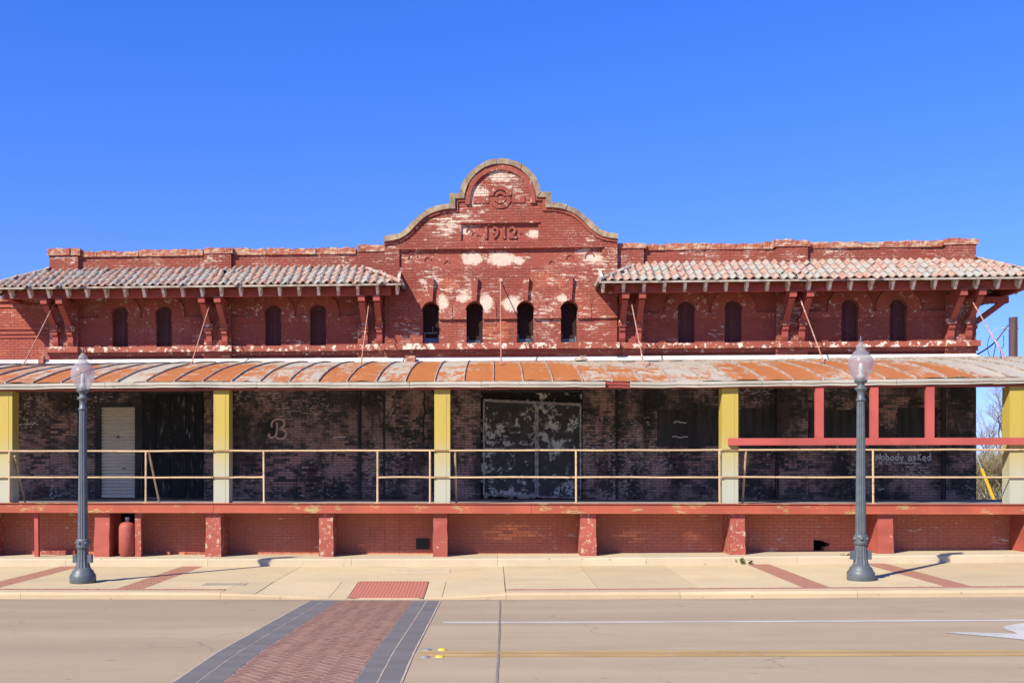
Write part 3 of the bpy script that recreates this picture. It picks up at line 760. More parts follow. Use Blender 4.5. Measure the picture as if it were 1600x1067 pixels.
# windows
def window(cx, Yf, kind):
    mb = MB(); mb.prism(arch_pts(cx, ZLEDGE + .001)[::-1], [], Yf, Yf + 0.05)
    wn = mb.build('window', M['infilldark'] if kind else M['infill'], depot)
    if kind:
        fr = MB(); x0, x1 = cx - JW + .015, cx + JW - .01; z0 = ZLEDGE + .015; h = (0.34, 0.22, 0.28, 0.26)[kind - 1]
        fr.box(x0, x1, Yf - .05, Yf - .001, z0, z0 + .05); fr.box(x0, x0 + .04, Yf - .05, Yf - .001, z0 + .05, z0 + h)
        if kind != 2: fr.box(x1 - .04, x1, Yf - .05, Yf - .001, z0 + .05, z0 + h * .8)
        if kind == 1:
            fr.box(x0 + .04, x1 - .04, Yf - .045, Yf - .002, z0 + h - .035, z0 + h); fr.box(cx + .02, cx + .045, Yf - .04, Yf - .003, z0 + h, z0 + h + .16)
        fr.build('sash', M['sash'], wn)
        box('pane', x0 + .04, x1 - .05, Yf - .03, Yf - .004, z0 + .05, z0 + h * .55, M['glass'], wn)
    else:
        g = MB()
        for dx in (-0.07, 0.07): g.box(cx + dx - .012, cx + dx + .012, Yf - .02, Yf - .001, ZLEDGE + .03, ZSPR + .12)
        for z in (5.5, 5.82): g.box(cx - JW + .01, cx + JW - .01, Yf - .018, Yf - .002, z, z + .025)
        g.build('glazing_bar', M['infill'], wn)
    return wn
for c in WL + WR: window(c, 0.16, 0)
for i, c in enumerate(WC): window(c, 0.10, i + 1)

# centre bay with curved gable
SC = 59.5
half = [(182, 383), (170, 384.5), (160, 387), (152, 391.5), (145, 397.5), (139, 404), (132, 411), (123, 419), (114, 424.5), (104, 428.5), (92, 431.5), (79, 433)]
arcc = 438.0
def e2z(e): return EYE + e / SC
def gable(dr):
    """outline of the gable, dr metres inside the outer line of the coping"""
    r = 64 / SC - dr
    left = []
    for i, (dx, e) in enumerate(half):
        a = half[max(i - 1, 0)]; b = half[min(i + 1, len(half) - 1)]
        tx, tz = -(b[0] - a[0]), (b[1] - a[1]); l = math.hypot(tx, tz)
        left.append((XCM - dx / SC + dr * tz / l * (1 if 0 < i < len(half) - 1 else 0), e2z(e) - dr * tx / l))
    left.append((XCM - 78 / SC + dr, e2z(433) - dr)); left.append((XCM - 78 / SC + dr, e2z(449) - dr)); left.append((XCM - 66 / SC + 0.0, e2z(449) - dr))
    a0 = math.asin(max(-1, min(1, (e2z(449) - dr - e2z(arcc)) / r)))
    n = 28
    arc = [(XCM - r * math.cos(a0 + (math.pi - 2 * a0) * k / n), e2z(arcc) + r * math.sin(a0 + (math.pi - 2 * a0) * k / n)) for k in range(n + 1)]
    if left[-1][0] >= arc[0][0] - 0.005: left.pop()
    right = [(2 * XCM - x, z) for x, z in reversed(left)]
    return left + arc + right
TH_C = 0.13
gin = gable(TH_C)
gin[0] = (XC0, gin[0][1]); gin[-1] = (XC1, gin[-1][1])
def poly_iv(poly, z):
    xs = []
    for i in range(len(poly)):
        p, q = poly[i], poly[(i + 1) % len(poly)]
        if (p[1] <= z) != (q[1] <= z): xs.append(p[0] + (q[0] - p[0]) * (z - p[1]) / (q[1] - p[1]))
    xs.sort(); return list(zip(xs[::2], xs[1::2]))
outl = [(XC0, ZLOW)] + gin + [(XC1, ZLOW)]
mb = MB(); mb.prism(outl[::-1], [arch_pts(c, ZLEDGE)[::-1] for c in WC], YC1, 0.42)
gw = mb.build('gable_wall', M['gmortar'], depot)
mb = MB(); mb.prism(rect(XC0, XC1, 0.3, ZLOW - .001), [rect(gateX[0], gateX[1], ZP + .01, gateZ)[::-1]], YC1, 0.42); mb.build('lower_wall', M['darkmortar'], depot)
p1 = rect(XCM - 61 / SC, XCM + 59 / SC, e2z(376), e2z(402.5)); p2 = rect(XCM - 158 / SC, XCM + 158 / SC, e2z(336), e2z(363))
ZI = 5.83
low = [(XC0, ZI)]
for c in WC: low += arch_pts(c, ZI)
low += [(XC1, ZI)]
mb = MB(); mb.prism(low + gin[::-1], [p1[::-1], p2[::-1]], YC0, YC1 - .0005); gf = mb.build('gable_facing', M['gmortar'], depot)
def gable_iv(z0, z1):
    a = poly_iv(outl, z0 + .001); b = poly_iv(outl, z1 - .001)
    if not a or not b: return []
    iv = [(max(a[0][0], b[0][0]), min(a[-1][1], b[-1][1]))]
    iv = win_cut(iv, z0, z1, WC)
    for p in (p1, p2):
        if z1 > p[0][1] and z0 < p[2][1]: iv = cut_iv(iv, p[0][0], p[1][0])
    return iv
mb = MB(); bricks(mb, ZI, gin[len(gin) // 2][1], YC0, gable_iv); tag(mb.build('brick', M['pediment'], gf), kind='stuff')
mb = MB(); bricks(mb, ZLOW, ZI - .002, YC1, lambda a, b: win_cut([(XC0 + .002, XC1 - .002)], a, b, WC)); tag(mb.build('brick', M['pediment'], gw), kind='stuff')
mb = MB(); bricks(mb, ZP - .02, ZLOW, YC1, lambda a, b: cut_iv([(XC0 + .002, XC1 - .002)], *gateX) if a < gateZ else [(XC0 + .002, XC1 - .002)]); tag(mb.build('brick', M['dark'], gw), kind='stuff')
for p in (p1, p2): box('sunk_panel', p[0][0] - .01, p[1][0] + .01, YC1 - .004, YC1 + .02, p[0][1] - .01, p[2][1] + .01, M['pediment'], gf)
for p, o in ((p1, 0.02), (p2, 0.02)):
    box('panel_label', p[0][0] - .03, p[1][0] + .03, YC0 - .05, YC0 + .001, p[2][1] + .002, p[2][1] + .045, M['mould'], gf)
# raised figures 1912
def text_mesh(body, size, ext, name, m, parent, x, y, z, sx=1.0, off=0.0):
    cu = bpy.data.curves.new(name, 'FONT'); cu.body = body; cu.size = size; cu.extrude = ext; cu.align_x = 'CENTER'; cu.offset = off; cu.resolution_u = 4; cu.space_character = 1.12
    to = bpy.data.objects.new(name, cu); COL.objects.link(to)
    dg = bpy.context.evaluated_depsgraph_get(); me = bpy.data.meshes.new_from_object(to.evaluated_get(dg))
    bpy.data.objects.remove(to); bpy.data.curves.remove(cu)
    me.transform(Matrix.Translation((x, y, z)) @ Matrix.Rotation(R(90), 4, 'X') @ Matrix.Diagonal((sx, 1, 1, 1)))
    me.materials.clear(); me.materials.append(m)
    return put(bpy.data.objects.new(name, me), parent)
text_mesh('1912', 0.42, 0.025, 'date_figures', M['mould'], gf, XCM - 0.02, YC1 - .025, e2z(380), 1.0, 0.012)
def arcring(mb, cx, cz, ro, ri, a0, a1, Y0, Y1, n=20):
    pts = [(cx + ro * math.cos(a0 + (a1 - a0) * k / n), cz + ro * math.sin(a0 + (a1 - a0) * k / n)) for k in range(n + 1)]
    pts += [(cx + ri * math.cos(a1 + (a0 - a1) * k / n), cz + ri * math.sin(a1 + (a0 - a1) * k / n)) for k in range(n + 1)]
    mb.prism(pts, [], Y0, Y1)
for px, py, r in ((733, 362, 5), (741, 367, 4.5), (747, 369, 3), (814, 366, 2.5), (645, 403, 8), (668, 407, 6), (698, 411, 4.5), (921, 402, 8), (890, 404, 6.5), (862, 410, 4)):
    x, z = W(px, py, YC1); orn = MB(); arcring(orn, x, z, r / SC, max(0.01, (r - 1.6) / SC), 0.2, 3.3, YC1 - .03, YC1 + .01, 10); orn.build('ornament', M['mould'], gf)
md = MB(); arcring(md, XCM, e2z(arcc), 54.5 / SC, 47 / SC, R(-6), R(186), YC0 - .07, YC0 + .001, 36); md.build('arch_moulding', M['mould'], gf)
ro = MB(); cz = e2z(443)
arcring(ro, XCM, cz, 17.5 / SC, 11.5 / SC, R(8), R(172), YC0 - .06, YC0 + .001); arcring(ro, XCM, cz, 17.5 / SC, 11.5 / SC, R(198), R(342), YC0 - .04, YC0 + .001)
arcring(ro, XCM, cz, 9 / SC, 5 / SC, R(10), R(170), YC0 - .055, YC0 + .001); arcring(ro, XCM, cz, 9.5 / SC, 6 / SC, R(195), R(345), YC0 - .04, YC0 + .001)
for a, b in ((-42, -18), (18, 38)): ro.box(XCM + a / SC, XCM + b / SC, YC0 - .035, YC0 + .001, e2z(434), e2z(445))
ro.box(XCM - 16 / SC, XCM + 16 / SC, YC0 - .03, YC0 + .001, e2z(437), e2z(443.5))
ro.build('roundel', M['mould'], gf)
# moulding band under the coping and the coping stones
g0, g1, g2 = gable(-0.01), gable(TH_C), gable(TH_C + 0.075)
for k in range(len(g1) - 1):
    pass
bandv = MB()
for k in range(len(g1) - 1):
    a, b, c, d = g1[k], g1[k + 1], g2[k + 1], g2[k]
    vs = [(p[0], y, p[1]) for y in (YC0 - .05, YC0 + .001) for p in (a, b, c, d)]
    bandv.add(vs, [(3, 2, 1, 0), (4, 5, 6, 7), (2, 3, 7, 6), (0, 1, 5, 4)])
bandv.build('coping_band', M['mould'], gw)
def resample(o, i, step):
    segs = []; L = [0]
    for k in range(len(o) - 1): L.append(L[-1] + math.hypot(o[k + 1][0] - o[k][0], o[k + 1][1] - o[k][1]))
    return L
Lg = resample(g0, g1, 0.3)
def at(poly, s):
    for k in range(len(Lg) - 1):
        if s <= Lg[k + 1] or k == len(Lg) - 2:
            t = (s - Lg[k]) / max(1e-6, Lg[k + 1] - Lg[k]); return (poly[k][0] + (poly[k + 1][0] - poly[k][0]) * t, poly[k][1] + (poly[k + 1][1] - poly[k][1]) * t)
s = 0.0
while s < Lg[-1] - 0.02:
    ln = rng.uniform(0.26, 0.38); e = min(s + ln, Lg[-1])
    if Lg[-1] - e < 0.12: e = Lg[-1]
    kn = sorted([s] + [v for v in Lg if s + 0.01 < v < e - 0.01] + [e])
    mb = MB(); lift = rng.uniform(-0.012, 0.014); fy = YC0 - 0.10 + rng.uniform(-0.015, 0.015); vs = []; fs = []
    for i, q in enumerate(kn):
        q = q + (0.004 if i == 0 else -0.004 if i == len(kn) - 1 else 0)
        o_, i_ = at(g0, q), at(g1, q)
        dx, dz = o_[0] - i_[0], o_[1] - i_[1]; l = math.hypot(dx, dz) or 1
        o_ = (o_[0] + dx / l * lift, o_[1] + dz / l * lift)
        vs += [(i_[0], fy, i_[1]), (o_[0], fy + .02, o_[1]), (o_[0], 0.30, o_[1]), (i_[0], 0.30, i_[1])]
    for i in range(len(kn) - 1):
        for k in range(4): fs.append((i * 4 + k, i * 4 + (k + 1) % 4, (i + 1) * 4 + (k + 1) % 4, (i + 1) * 4 + k))
    fs += [(3, 2, 1, 0), tuple((len(kn) - 1) * 4 + k for k in range(4))]
    mb.add(vs, fs); mb.build('coping_stone', M['stone'], gw); s = e
# keystones, rings, ledge of the centre bay
for c in WC:
    mb = MB(); zt = 6.90; mb.prism([(c - .055, ZSPR + AR - .01), (c + .055, ZSPR + AR - .01), (c + .095, zt), (c - .095, zt)], [], YC0 - .12, YC0 + .001); mb.build('keystone', M['mould'], gf)
for c in WC: ring(c, ZI + .001, YC0 - .028, YC0 + .001).build('arch_ring', M['pediment'], gf)
box('ledge', XC0 - .04, XC1 + .04, YC1 - .24, YC1 + .001, 5.03, ZLEDGE + .002, M['ledge'], depot); box('ledge_fillet', XC0, XC1, YC1 - .11, YC1 + .001, 4.92, 5.028, M['mould'], depot)
# parapet coping in worn lengths
def coping(x0, x1, Y, z0):
    x = x0
    while x < x1 - .05:
        e = min(x + rng.uniform(0.42, 0.75), x1)
        if x1 - e < .2: e = x1
        mb = MB(); h = 0.175 + rng.uniform(-.03, .02); n = 9; vs = []; fs = []
        y0 = Y - .045 + rng.uniform(-.02, .015)
        for i in range(n + 1):
            u = x + .003 + (e - x - .006) * i / n; hh = h + rng.uniform(-.030, .010)
            vs += [(u, y0 + rng.uniform(-.008, .008), z0), (u, y0 + rng.uniform(-.01, .012), z0 + hh), (u, .34, z0 + hh), (u, .34, z0)]
        for i in range(n):
            for k in range(4): fs.append((i * 4 + k, i * 4 + (k + 1) % 4, (i + 1) * 4 + (k + 1) % 4, (i + 1) * 4 + k))
        fs += [(3, 2, 1, 0), tuple(n * 4 + k for k in range(4))]
        mb.add(vs, fs); mb.build('coping_piece', M['coping'], depot); x = e
for lo, hi in ((XL, XC0), (XC1, XR)):
    ps = [p for p in PIL if p[0] >= lo - .01 and p[1] <= hi + .01]
    for (a, b) in spans(lo, hi): coping(a + .06, b - .06, 0.0, ZTOP)
    for (a, b) in ps: coping(a - .06 if a > lo + .05 and a > XC1 + .1 else a - (.05 if a < XL + .1 else 0), min(b + .06, XC0 - .001) if b < XC0 + .1 else b + .06, -0.12, ZTOP + .03)
box('roof_deck', XL + .1, XR - .1, .43, 13.5, 7.25, 7.32, M['deck'], depot)
box('side_wall', XL, XL + .4, .421, 14, .3, ZTOP, M['wing'], depot); box('side_wall', XR - .4, XR, .421, 14, .3, ZTOP, M['wing'], depot)
box('rear_wall', XL + .401, XR - .401, 13.6, 14, .3, ZTOP, M['wing'], depot)

# ---- pent roofs of barrel tile on timber brackets
YE, ZE, ZR = -1.25, 6.62, 7.30
SLO = math.atan2(ZR - ZE, -YE); SL = math.hypot(ZR - ZE, YE)
TW, TL = 0.205, SL / 4
def tile_mesh(nm):
    prof = []; n = 10
    for i in range(n + 1):
        t = i / n
        h = -0.012 * math.sin(math.pi * t / .40) if t < .40 else 0.052 * math.sin(math.pi * (t - .40) / .60)
        prof.append((t * TW, h))
    vs = []; fs = []
    for v, dn in ((-.005, .022), (TL * .55, .012), (TL + .05, .0)):
        vs += [(u, v, h + dn) for u, h in prof]
    vs += [(u, -.005, h - .006) for u, h in prof]
    m = n + 1
    for r in range(2): fs += [(r * m + i, r * m + i + 1, (r + 1) * m + i + 1, (r + 1) * m + i) for i in range(n)]
    fs += [(3 * m + i, 3 * m + i + 1, i + 1, i) for i in range(n)]
    me = bpy.data.meshes.new(nm)
    me.from_pydata(vs, [], fs); me.materials.append(M['tile']); me.polygons.foreach_set('use_smooth', [True] * (2 * n) + [False] * n); me.update()
    return me
TM = tile_mesh('tile')
def pent(x0e, x1e, x0t, x1t, hip_left, hip_right, limit):
    """eave from x0e to x1e, top edge from x0t to x1t"""
    pr_ = MB(); vs = [(x0e, YE, ZE - .03), (x1e, YE, ZE - .03), (x1t, 0, ZR - .03), (x0t, 0, ZR - .03)]
    pr_.add(vs + [(x, y, z - .04) for x, y, z in vs], [(0, 1, 2, 3), (7, 6, 5, 4), (0, 4, 5, 1), (1, 5, 6, 2), (2, 6, 7, 3), (3, 7, 4, 0)])
    roof = pr_.build('pent_roof', M['deck'], depot)
    extra = []; cnt = 0
    for r in range(4):
        v = r * TL; t = (v + TL / 2) / SL
        a = x0e + (x0t - x0e) * t; b = x1e + (x1t - x1e) * t
        k = 0; x = x0e + ((x0t - x0e) > 0) * 0
        n = int((x1e - x0e) / TW)
        for k in range(n + 1):
            x = x0e + k * TW
            if x + TW * .5 < a or x + TW * .5 > b: continue
            y = YE + v * math.cos(SLO); z = ZE + v * math.sin(SLO)
            mtx = Matrix.Translation((x, y, z)) @ Matrix.Rotation(SLO, 4, 'X') @ Matrix.Rotation(rng.gauss(0, .025 if rng.random() < .9 else .10), 4, 'Z') @ Matrix.Translation((rng.gauss(0, .006), rng.gauss(0, .014) - (.07 if rng.random() < .05 else 0), rng.uniform(0, .012)))
            if cnt < limit:
                o = bpy.data.objects.new('tile', TM); put(o, roof); o.matrix_basis = mtx
            else: extra.append(mtx)
            cnt += 1
    # hips: end slopes and hip tiles
    ex = MB()
    base_v = [v.co.copy() for v in TM.vertices]; base_f = [tuple(p.vertices) for p in TM.polygons]
    for m_ in extra: ex.add([m_ @ v for v in base_v], base_f, rng.random())
    for (xe, xt, sg, dep) in ((x0e, x0t, -1, hip_left), (x1e, x1t, 1, hip_right)):
        yend = dep
        dk = MB(); q = [(xe, YE, ZE - .03), (xe, yend, ZE - .03), (xt, yend, ZR - .03), (xt, 0, ZR - .03)]
        if yend < 0:
            tt = (yend - YE) / (-YE); q = [(xe, YE, ZE - .03), (xe, yend, ZE - .03), (xe + (xt - xe) * tt, yend, ZE + (ZR - ZE) * tt - .03)]
        n = len(q); dk.add(q + [(x, y, z - .04) for x, y, z in q], [tuple(range(n)), tuple(range(2 * n - 1, n - 1, -1))] + [(i, n + i, n + (i + 1) % n, (i + 1) % n) for i in range(n)])
        dk.build('hip_slope', M['deck'], roof)
        slope = math.atan2(ZR - ZE, abs(xe - xt)); sl2 = math.hypot(ZR - ZE, xe - xt)
        for r in range(4):
            v = r * sl2 / 4
            ys = YE; kk = 0
            while ys + kk * TW < yend - TW * .4:
                yy_ = ys + kk * TW; kk += 1
                ymin = YE + (v + TL / 2) / sl2 * (-YE)
                if yy_ + TW * .5 < ymin: continue
                px_ = xe - sg * v * math.cos(slope); pz = ZE + v * math.sin(slope)
                rot = Matrix(((0, -sg, 0), (sg, 0, 0), (0, 0, 1))).to_4x4()
                oy = yy_ if sg > 0 else yy_ + TW
                m_ = Matrix.Translation((px_, oy, pz)) @ rot @ Matrix.Rotation(slope, 4, 'X')
                ex.add([m_ @ w_ for w_ in base_v], base_f, rng.random())
        # hip tiles
        a = Vector((xe, YE, ZE + .03)); b = Vector((xt, 0, ZR + .03))
        if yend < 0: b = a + (b - a) * ((yend - YE) / (-YE))
        nh = max(2, int((b - a).length / .26))
        for i in range(nh):
            p = a + (b - a) * (i / nh); q2 = a + (b - a) * ((i + 1.05) / nh)
            ex.tube([p, q2], [.066, .052], 10, True, rng.random())
    tag(ex.build('tile', M['tile'], roof), kind='stuff')
    # rafters
    n = int(round((x1e - x0e) / 0.525)); 
    for i in range(n + 1):
        x = x0e + .12 + (x1e - x0e - .24) * i / n
        if x < x0t - .1 and hip_left > 0: ytop = min(-.02, YE + (x - x0e))
        else: ytop = -.02 if XL < x < XR else -.3
        if not (XL - .05 < x < XR + .05): ytop = YE + max(.2, min(abs(x - x0e), abs(x1e - x)) - .05)
        mb = MB(); sl_ = math.tan(SLO)
        y0r = YE + .04; z0r = ZE - .075 + .04 * sl_
        w2 = .035; vs = []
        for xx in (x - w2, x + w2):
            vs += [(xx, y0r, z0r), (xx, y0r + .15, z0r - .215), (xx, ytop, z0r + (ytop - y0r) * sl_ - .19), (xx, ytop, z0r + (ytop - y0r) * sl_)]
        mb.add(vs, [(0, 1, 2, 3)[::-1], (4, 5, 6, 7), (0, 4, 5, 1)[::-1], (1, 5, 6, 2)[::-1], (2, 6, 7, 3)[::-1], (3, 7, 4, 0)[::-1]])
        mb.build('rafter', M['rafter'], roof)
    xa, xb = x0e + .42, x1e - .30
    box('purlin', xa, xb, -.92, -.78, 6.38, 6.585, M['wood'], roof)
    box('eave_strip', x0e, x1e, YE - .012, YE + .012, ZE - .06, ZE - .012, M['seam'], roof)
    for (xe, dep, sg) in ((x0e, hip_left, 1), (x1e, hip_right, -1)):
        if dep > 0:
            mb = MB()
            mb.box(xe + (.30 if sg > 0 else -.44), xe + (.44 if sg > 0 else -.30), -.775, dep, 6.38, 6.585); mb.build('purlin', M['wood'], roof)
            yy_ = YE + .35
            while yy_ < dep:
                mb = MB(); x_in = XL if sg > 0 else XR; x_in = x_in if yy_ > -.05 else xe + sg * max(.2, yy_ - YE - .08); mb.bar((xe + sg * .06, yy_, ZE - .14), (x_in, yy_, ZE - .14 + abs(x_in - xe) * .54), .13, .07); yy_ += .55; mb.build('rafter', M['rafter'], roof)
    return roof
xe1 = WX(627, YE); xt1 = xe1 - 1.25
pent(XL - 1.25, xe1, XL, xt1, 6.0, YC0, 150)
xe2 = WX(936, YE); xt2 = xe2 + 1.25
pent(xe2, XR + 1.25, xt2, XR, YC0, 6.0, 152)
# brackets
BR = [(68, 92), (314.5, 339.5), (564.5, 588), (974, 1004), (1239.5, 1266.5), (1506.5, 1535.5)]
for i, (p0, p1_) in enumerate(BR):
    for px in (p0, p1_):
        x = W(px, 468, -1.0)[0]
        yw = -0.12
        if x > XR: x = XR - .12
        if x < XL: x = XL + .12
        if XC0 - .15 < x < XC0 + .3: x = XC0 - .14
        if XC1 - .3 < x < XC1 + .13: x = XC1 + .13
        mb = MB(); mb.box(x - .085, x + .085, -1.02, yw + .01, 6.215, 6.379); bk_ = mb.build('bracket', M['wood'], depot)
        mb = MB(); mb.bar((x, -.86, 6.235), (x, yw - .13, 5.72), .15, .13); mb.build('strut', M['wood'], bk_)
        mb = MB(); mb.box(x - .10, x + .10, yw - .24, yw + .001, 5.60, 5.75); mb.build('corbel_block', M['ledge'], bk_)
        mb = MB(); prof = [(yw, 5.599), (yw - .20, 5.599), (yw - .19, 5.50), (yw - .13, 5.44), (yw - .12, 5.30), (yw - .07, 5.20), (yw, 5.186)]
        vs = [(x + s_, y, z) for s_ in (-.075, .075) for y, z in prof]; n = len(prof)
        mb.add(vs, [tuple(range(n))[::-1], tuple(range(n, 2 * n))] + [(i_, (i_ + 1) % n, n + (i_ + 1) % n, n + i_) for i_ in range(n)]); mb.build('corbel', M['wood'], bk_)
# side brackets at the far corner
for sg, xw in ((1, XR), (-1, XL)):
    for y in (.35, 2.6):
        mb = MB(); mb.box(min(xw, xw + sg * 1.0), max(xw, xw + sg * 1.0), y - .08, y + .08, 6.215, 6.379); b_ = mb.build('bracket', M['wood'], depot)
        mb = MB(); mb.bar((xw + sg * .86, y, 6.235), (xw + sg * .10, y, 5.66), .13, .15); mb.build('strut', M['wood'], b_)
        mb = MB(); mb.box(min(xw, xw + sg * .2), max(xw, xw + sg * .2), y - .1, y + .1, 5.55, 5.70); mb.build('corbel_block', M['ledge'], b_)

# ---- canopy over the platform
YF = -6.2
CPR = [(-6.2, 3.67), (-5.85, 3.775), (-5.4, 3.895), (-4.76, 4.05), (-4.0, 4.195), (-2.86, 4.40), (-1.5, 4.585), (0.0, 4.74)]
def cz_(y):
    for (a, za), (b, zb) in zip(CPR[:-1], CPR[1:]):
        if y <= b: return za + (zb - za) * (y - a) / (b - a)
    return CPR[-1][1]
def sag(x): return -0.045 * math.exp(-((x - 3.2) / 2.4) ** 2) + 0.012 * math.sin(x * .7)
cb = MB(); cb.box(-22, 18.9, -6.10, -5.96, 3.50, 3.60); canopy = cb.build('canopy', M['wood'], depot)
PW = 0.612; i = 0; x = WX(8, YF) - 20 * PW
ridge_y = [-6.2, -5.4, -4.5, -3.4, -2.0, -.8, -.002]
while x < 19.0:
    x1 = x + PW; mb = MB(); vs = []; fs = []
    nxs = 4; lift = [rng.uniform(-.01, .012) for _ in range(nxs + 1)]
    for u in range(nxs + 1):
        xx = x + (x1 - x) * u / nxs
        ymax = 0.0 if xx <= XR else max(YF + .02, -(xx - XR))
        for k in range(13):
            y = YF + (ymax - YF) * k / 12
            bul = .012 * math.sin(math.pi * u / nxs) * math.sin(k * 1.3 + i) + lift[u] * (1 - k / 12) * (1 if 0 < u < nxs else .5)
            yf_ = y - (rng.uniform(0, .012) if k == 0 else 0)
            vs.append((xx, yf_, cz_(y) + sag(xx) + bul - (.0 if k else .0)))
    for u in range(nxs):
        for k in range(12): fs.append((u * 13 + k, (u + 1) * 13 + k, (u + 1) * 13 + k + 1, u * 13 + k + 1))
    mb.add(vs, fs, rng.random()); pn = mb.build('roof_panel', M['rust'], canopy, True)
    ymax = 0.0 if x <= XR else max(YF + .02, -(x - XR))
    sm = MB(); pts = [YF - .01 + (ymax - .03 - YF) * k / 12 for k in range(13)]; vs = []; fs = []
    for y in pts:
        z = cz_(max(y, YF)) + sag(x) + rng.uniform(-.003, .003); j = rng.uniform(-.004, .004)
        vs += [(x - .014 + j, y, z - .012), (x - .010 + j, y, z + .034), (x + .010 + j, y, z + .034), (x + .014 + j, y, z - .012)]
    for k in range(12):
        for q in range(3): fs.append((k * 4 + q, (k + 1) * 4 + q, (k + 1) * 4 + q + 1, k * 4 + q + 1))
    fs.append((3, 2, 1, 0)); sm.add(vs, fs); sm.build('seam', M['seam'], canopy)
    x = x1; i += 1
sd = MB(); vs = []; fs = []; ny = 24
for k in range(13):
    t = k / 12; xo = XR + 6.2 * (1 - t)
    for j in range(ny + 1):
        y0 = -6.2 * (1 - t); vs.append((xo, y0 + (0.0 - y0) * j / ny, cz_(-6.2 * (1 - t)) - .004))
for k in range(12):
    for j in range(ny): fs.append((k * (ny + 1) + j, k * (ny + 1) + j + 1, (k + 1) * (ny + 1) + j + 1, (k + 1) * (ny + 1) + j))
sd.add(vs, fs); sd.build('side_slope', M['rust'], canopy)
x = -22.0; k = 0
gap0, gap1 = WX(946, YF), WX(984, YF)
marks = [-22, -18.4] + [WX(p, YF) for p in (-60, 165, 402, 640, 752)] + [gap0, gap1] + [WX(p, YF) for p in (1190, 1400, 1551)] + [19.0]
for a, b in zip(marks[:-1], marks[1:]):
    vs = []; n = 8; fs = []
    missing = abs(a - gap0) < .01
    for q in range(n + 1):
        xx = a + .004 + (b - a - .008) * q / n; zt = 3.655 + sag(xx); zb = zt - .115 + rng.uniform(-.008, .008); y = YF - .03
        if missing: y = YF + .03
        vs += [(xx, y, zb), (xx, y, zb + .05), (xx, y - .018, zb + .055), (xx, y - .018, zt), (xx, YF + .06, zt), (xx, YF + .06, zb)]
    for q in range(n):
        for r in range(6): fs.append((q * 6 + r, (q + 1) * 6 + r, (q + 1) * 6 + (r + 1) % 6, q * 6 + (r + 1) % 6))
    fs += [tuple(range(6))[::-1], tuple(n * 6 + r for r in range(6))]
    mesh('fascia_board', vs, fs, M['wood'] if missing else M['fascia'], canopy)
fb = MB(); fb.box(-22, 18.9, -6.16, -6.105, 3.50, 3.53); fb.build('fascia_batten', M['wood'], canopy)
cl_ = MB()
for k in range(30):
    x = -21.5 + k * 1.38
    if x < XR - .2: cl_.bar((x, -6.0, 3.60), (x, -.02, 4.66), .10, .06)
cl_.build('ceiling_joists', M['bounce_cream'], canopy)
for k in range(8):
    xa = -21.5 + k * 5.05; xb = min(xa + 5.04, 18.0 if k == 7 else 99)
    y0c, y1c = -5.95, -.02 if xa < XR - 1 else -1.5
    if xb > XR: y1c = -5.0
    za, zb = cz_(y0c) - .10, cz_(y1c) - .10
    ym = -3.2; zm = cz_(ym) - .10
    vs = [(xa, y0c, za), (xb, y0c, za), (xb, ym, zm), (xa, ym, zm), (xb, y1c, zb), (xa, y1c, zb)]
    mesh('bounce_board', vs, [(3, 2, 1, 0), (5, 4, 2, 3)], M['bounce_cream'], canopy)  # unseen boards, added to bounce light onto the lower wall
for a, b in ((XL, WX(361)), (WX(361), XC0), (XC0, XC1), (XC1, WX(1262)), (WX(1262), XR)):
    yb = YC1 if abs(a - XC0) < .01 else -.125
    mb = MB(); vs = [(x_, y_, z_) for x_ in (a + .004, b - .004) for y_, z_ in ((yb - .30, cz_(yb - .3) + .012), (yb - .30, cz_(yb - .3) + .03), (yb - .03, 4.83), (yb, 4.85), (yb, 4.6))]
    mb.add(vs, [(4, 3, 2, 1, 0), (5, 6, 7, 8, 9)] + [(q, (q + 1) % 5, 5 + (q + 1) % 5, 5 + q) for q in range(5)]); mb.build('flashing', M['flash'], canopy)
for px in (8, 346, 691, 1140.5, 1590, -440):
    x = WX(px, -6.08); hw = .165
    mb = MB(); mb.box(x - hw, x + hw, -6.10, -5.77, ZP - .002, 3.502)
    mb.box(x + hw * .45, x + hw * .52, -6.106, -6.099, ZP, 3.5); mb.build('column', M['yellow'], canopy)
# tie rods
for (a, b, c, d) in ((85, 474, 37, 570), (329, 472, 299, 570), (577, 470, 564, 571), (782, 438, 783, 569), (986, 470, 1006, 573), (1249, 463, 1287, 566), (1517, 467, 1572, 562)):
    y0 = YC0 if a == 782 else -.6
    x0, z0 = W(a, b, y0); best = None
    for q in range(200):
        y = -.2 - q * .02; X_, Z_ = W(c, d, y)
        e = abs(Z_ - cz_(y) - .01)
        if best is None or e < best[0]: best = (e, X_, y)
    x1, y1 = best[1], best[2]
    mb = MB(); mb.tube([(x0, y0, z0), (x1, y1, cz_(y1) + .02)], .016, 6)
    mb.tube([(x1 - .05, y1, cz_(y1) + .03), (x1 - .02, y1 - .02, cz_(y1) + .012), (x1 + .04, y1 - .02, cz_(y1) + .012), (x1 + .09, y1, cz_(y1) + .06)], .012, 5)
    if a == 782: mb.box(x0 - .05, x0 + .05, y0 - .03, y0 + .001, z0 - .05, z0 + .05)
    mb.build('tie_rod', M['rod'], canopy)

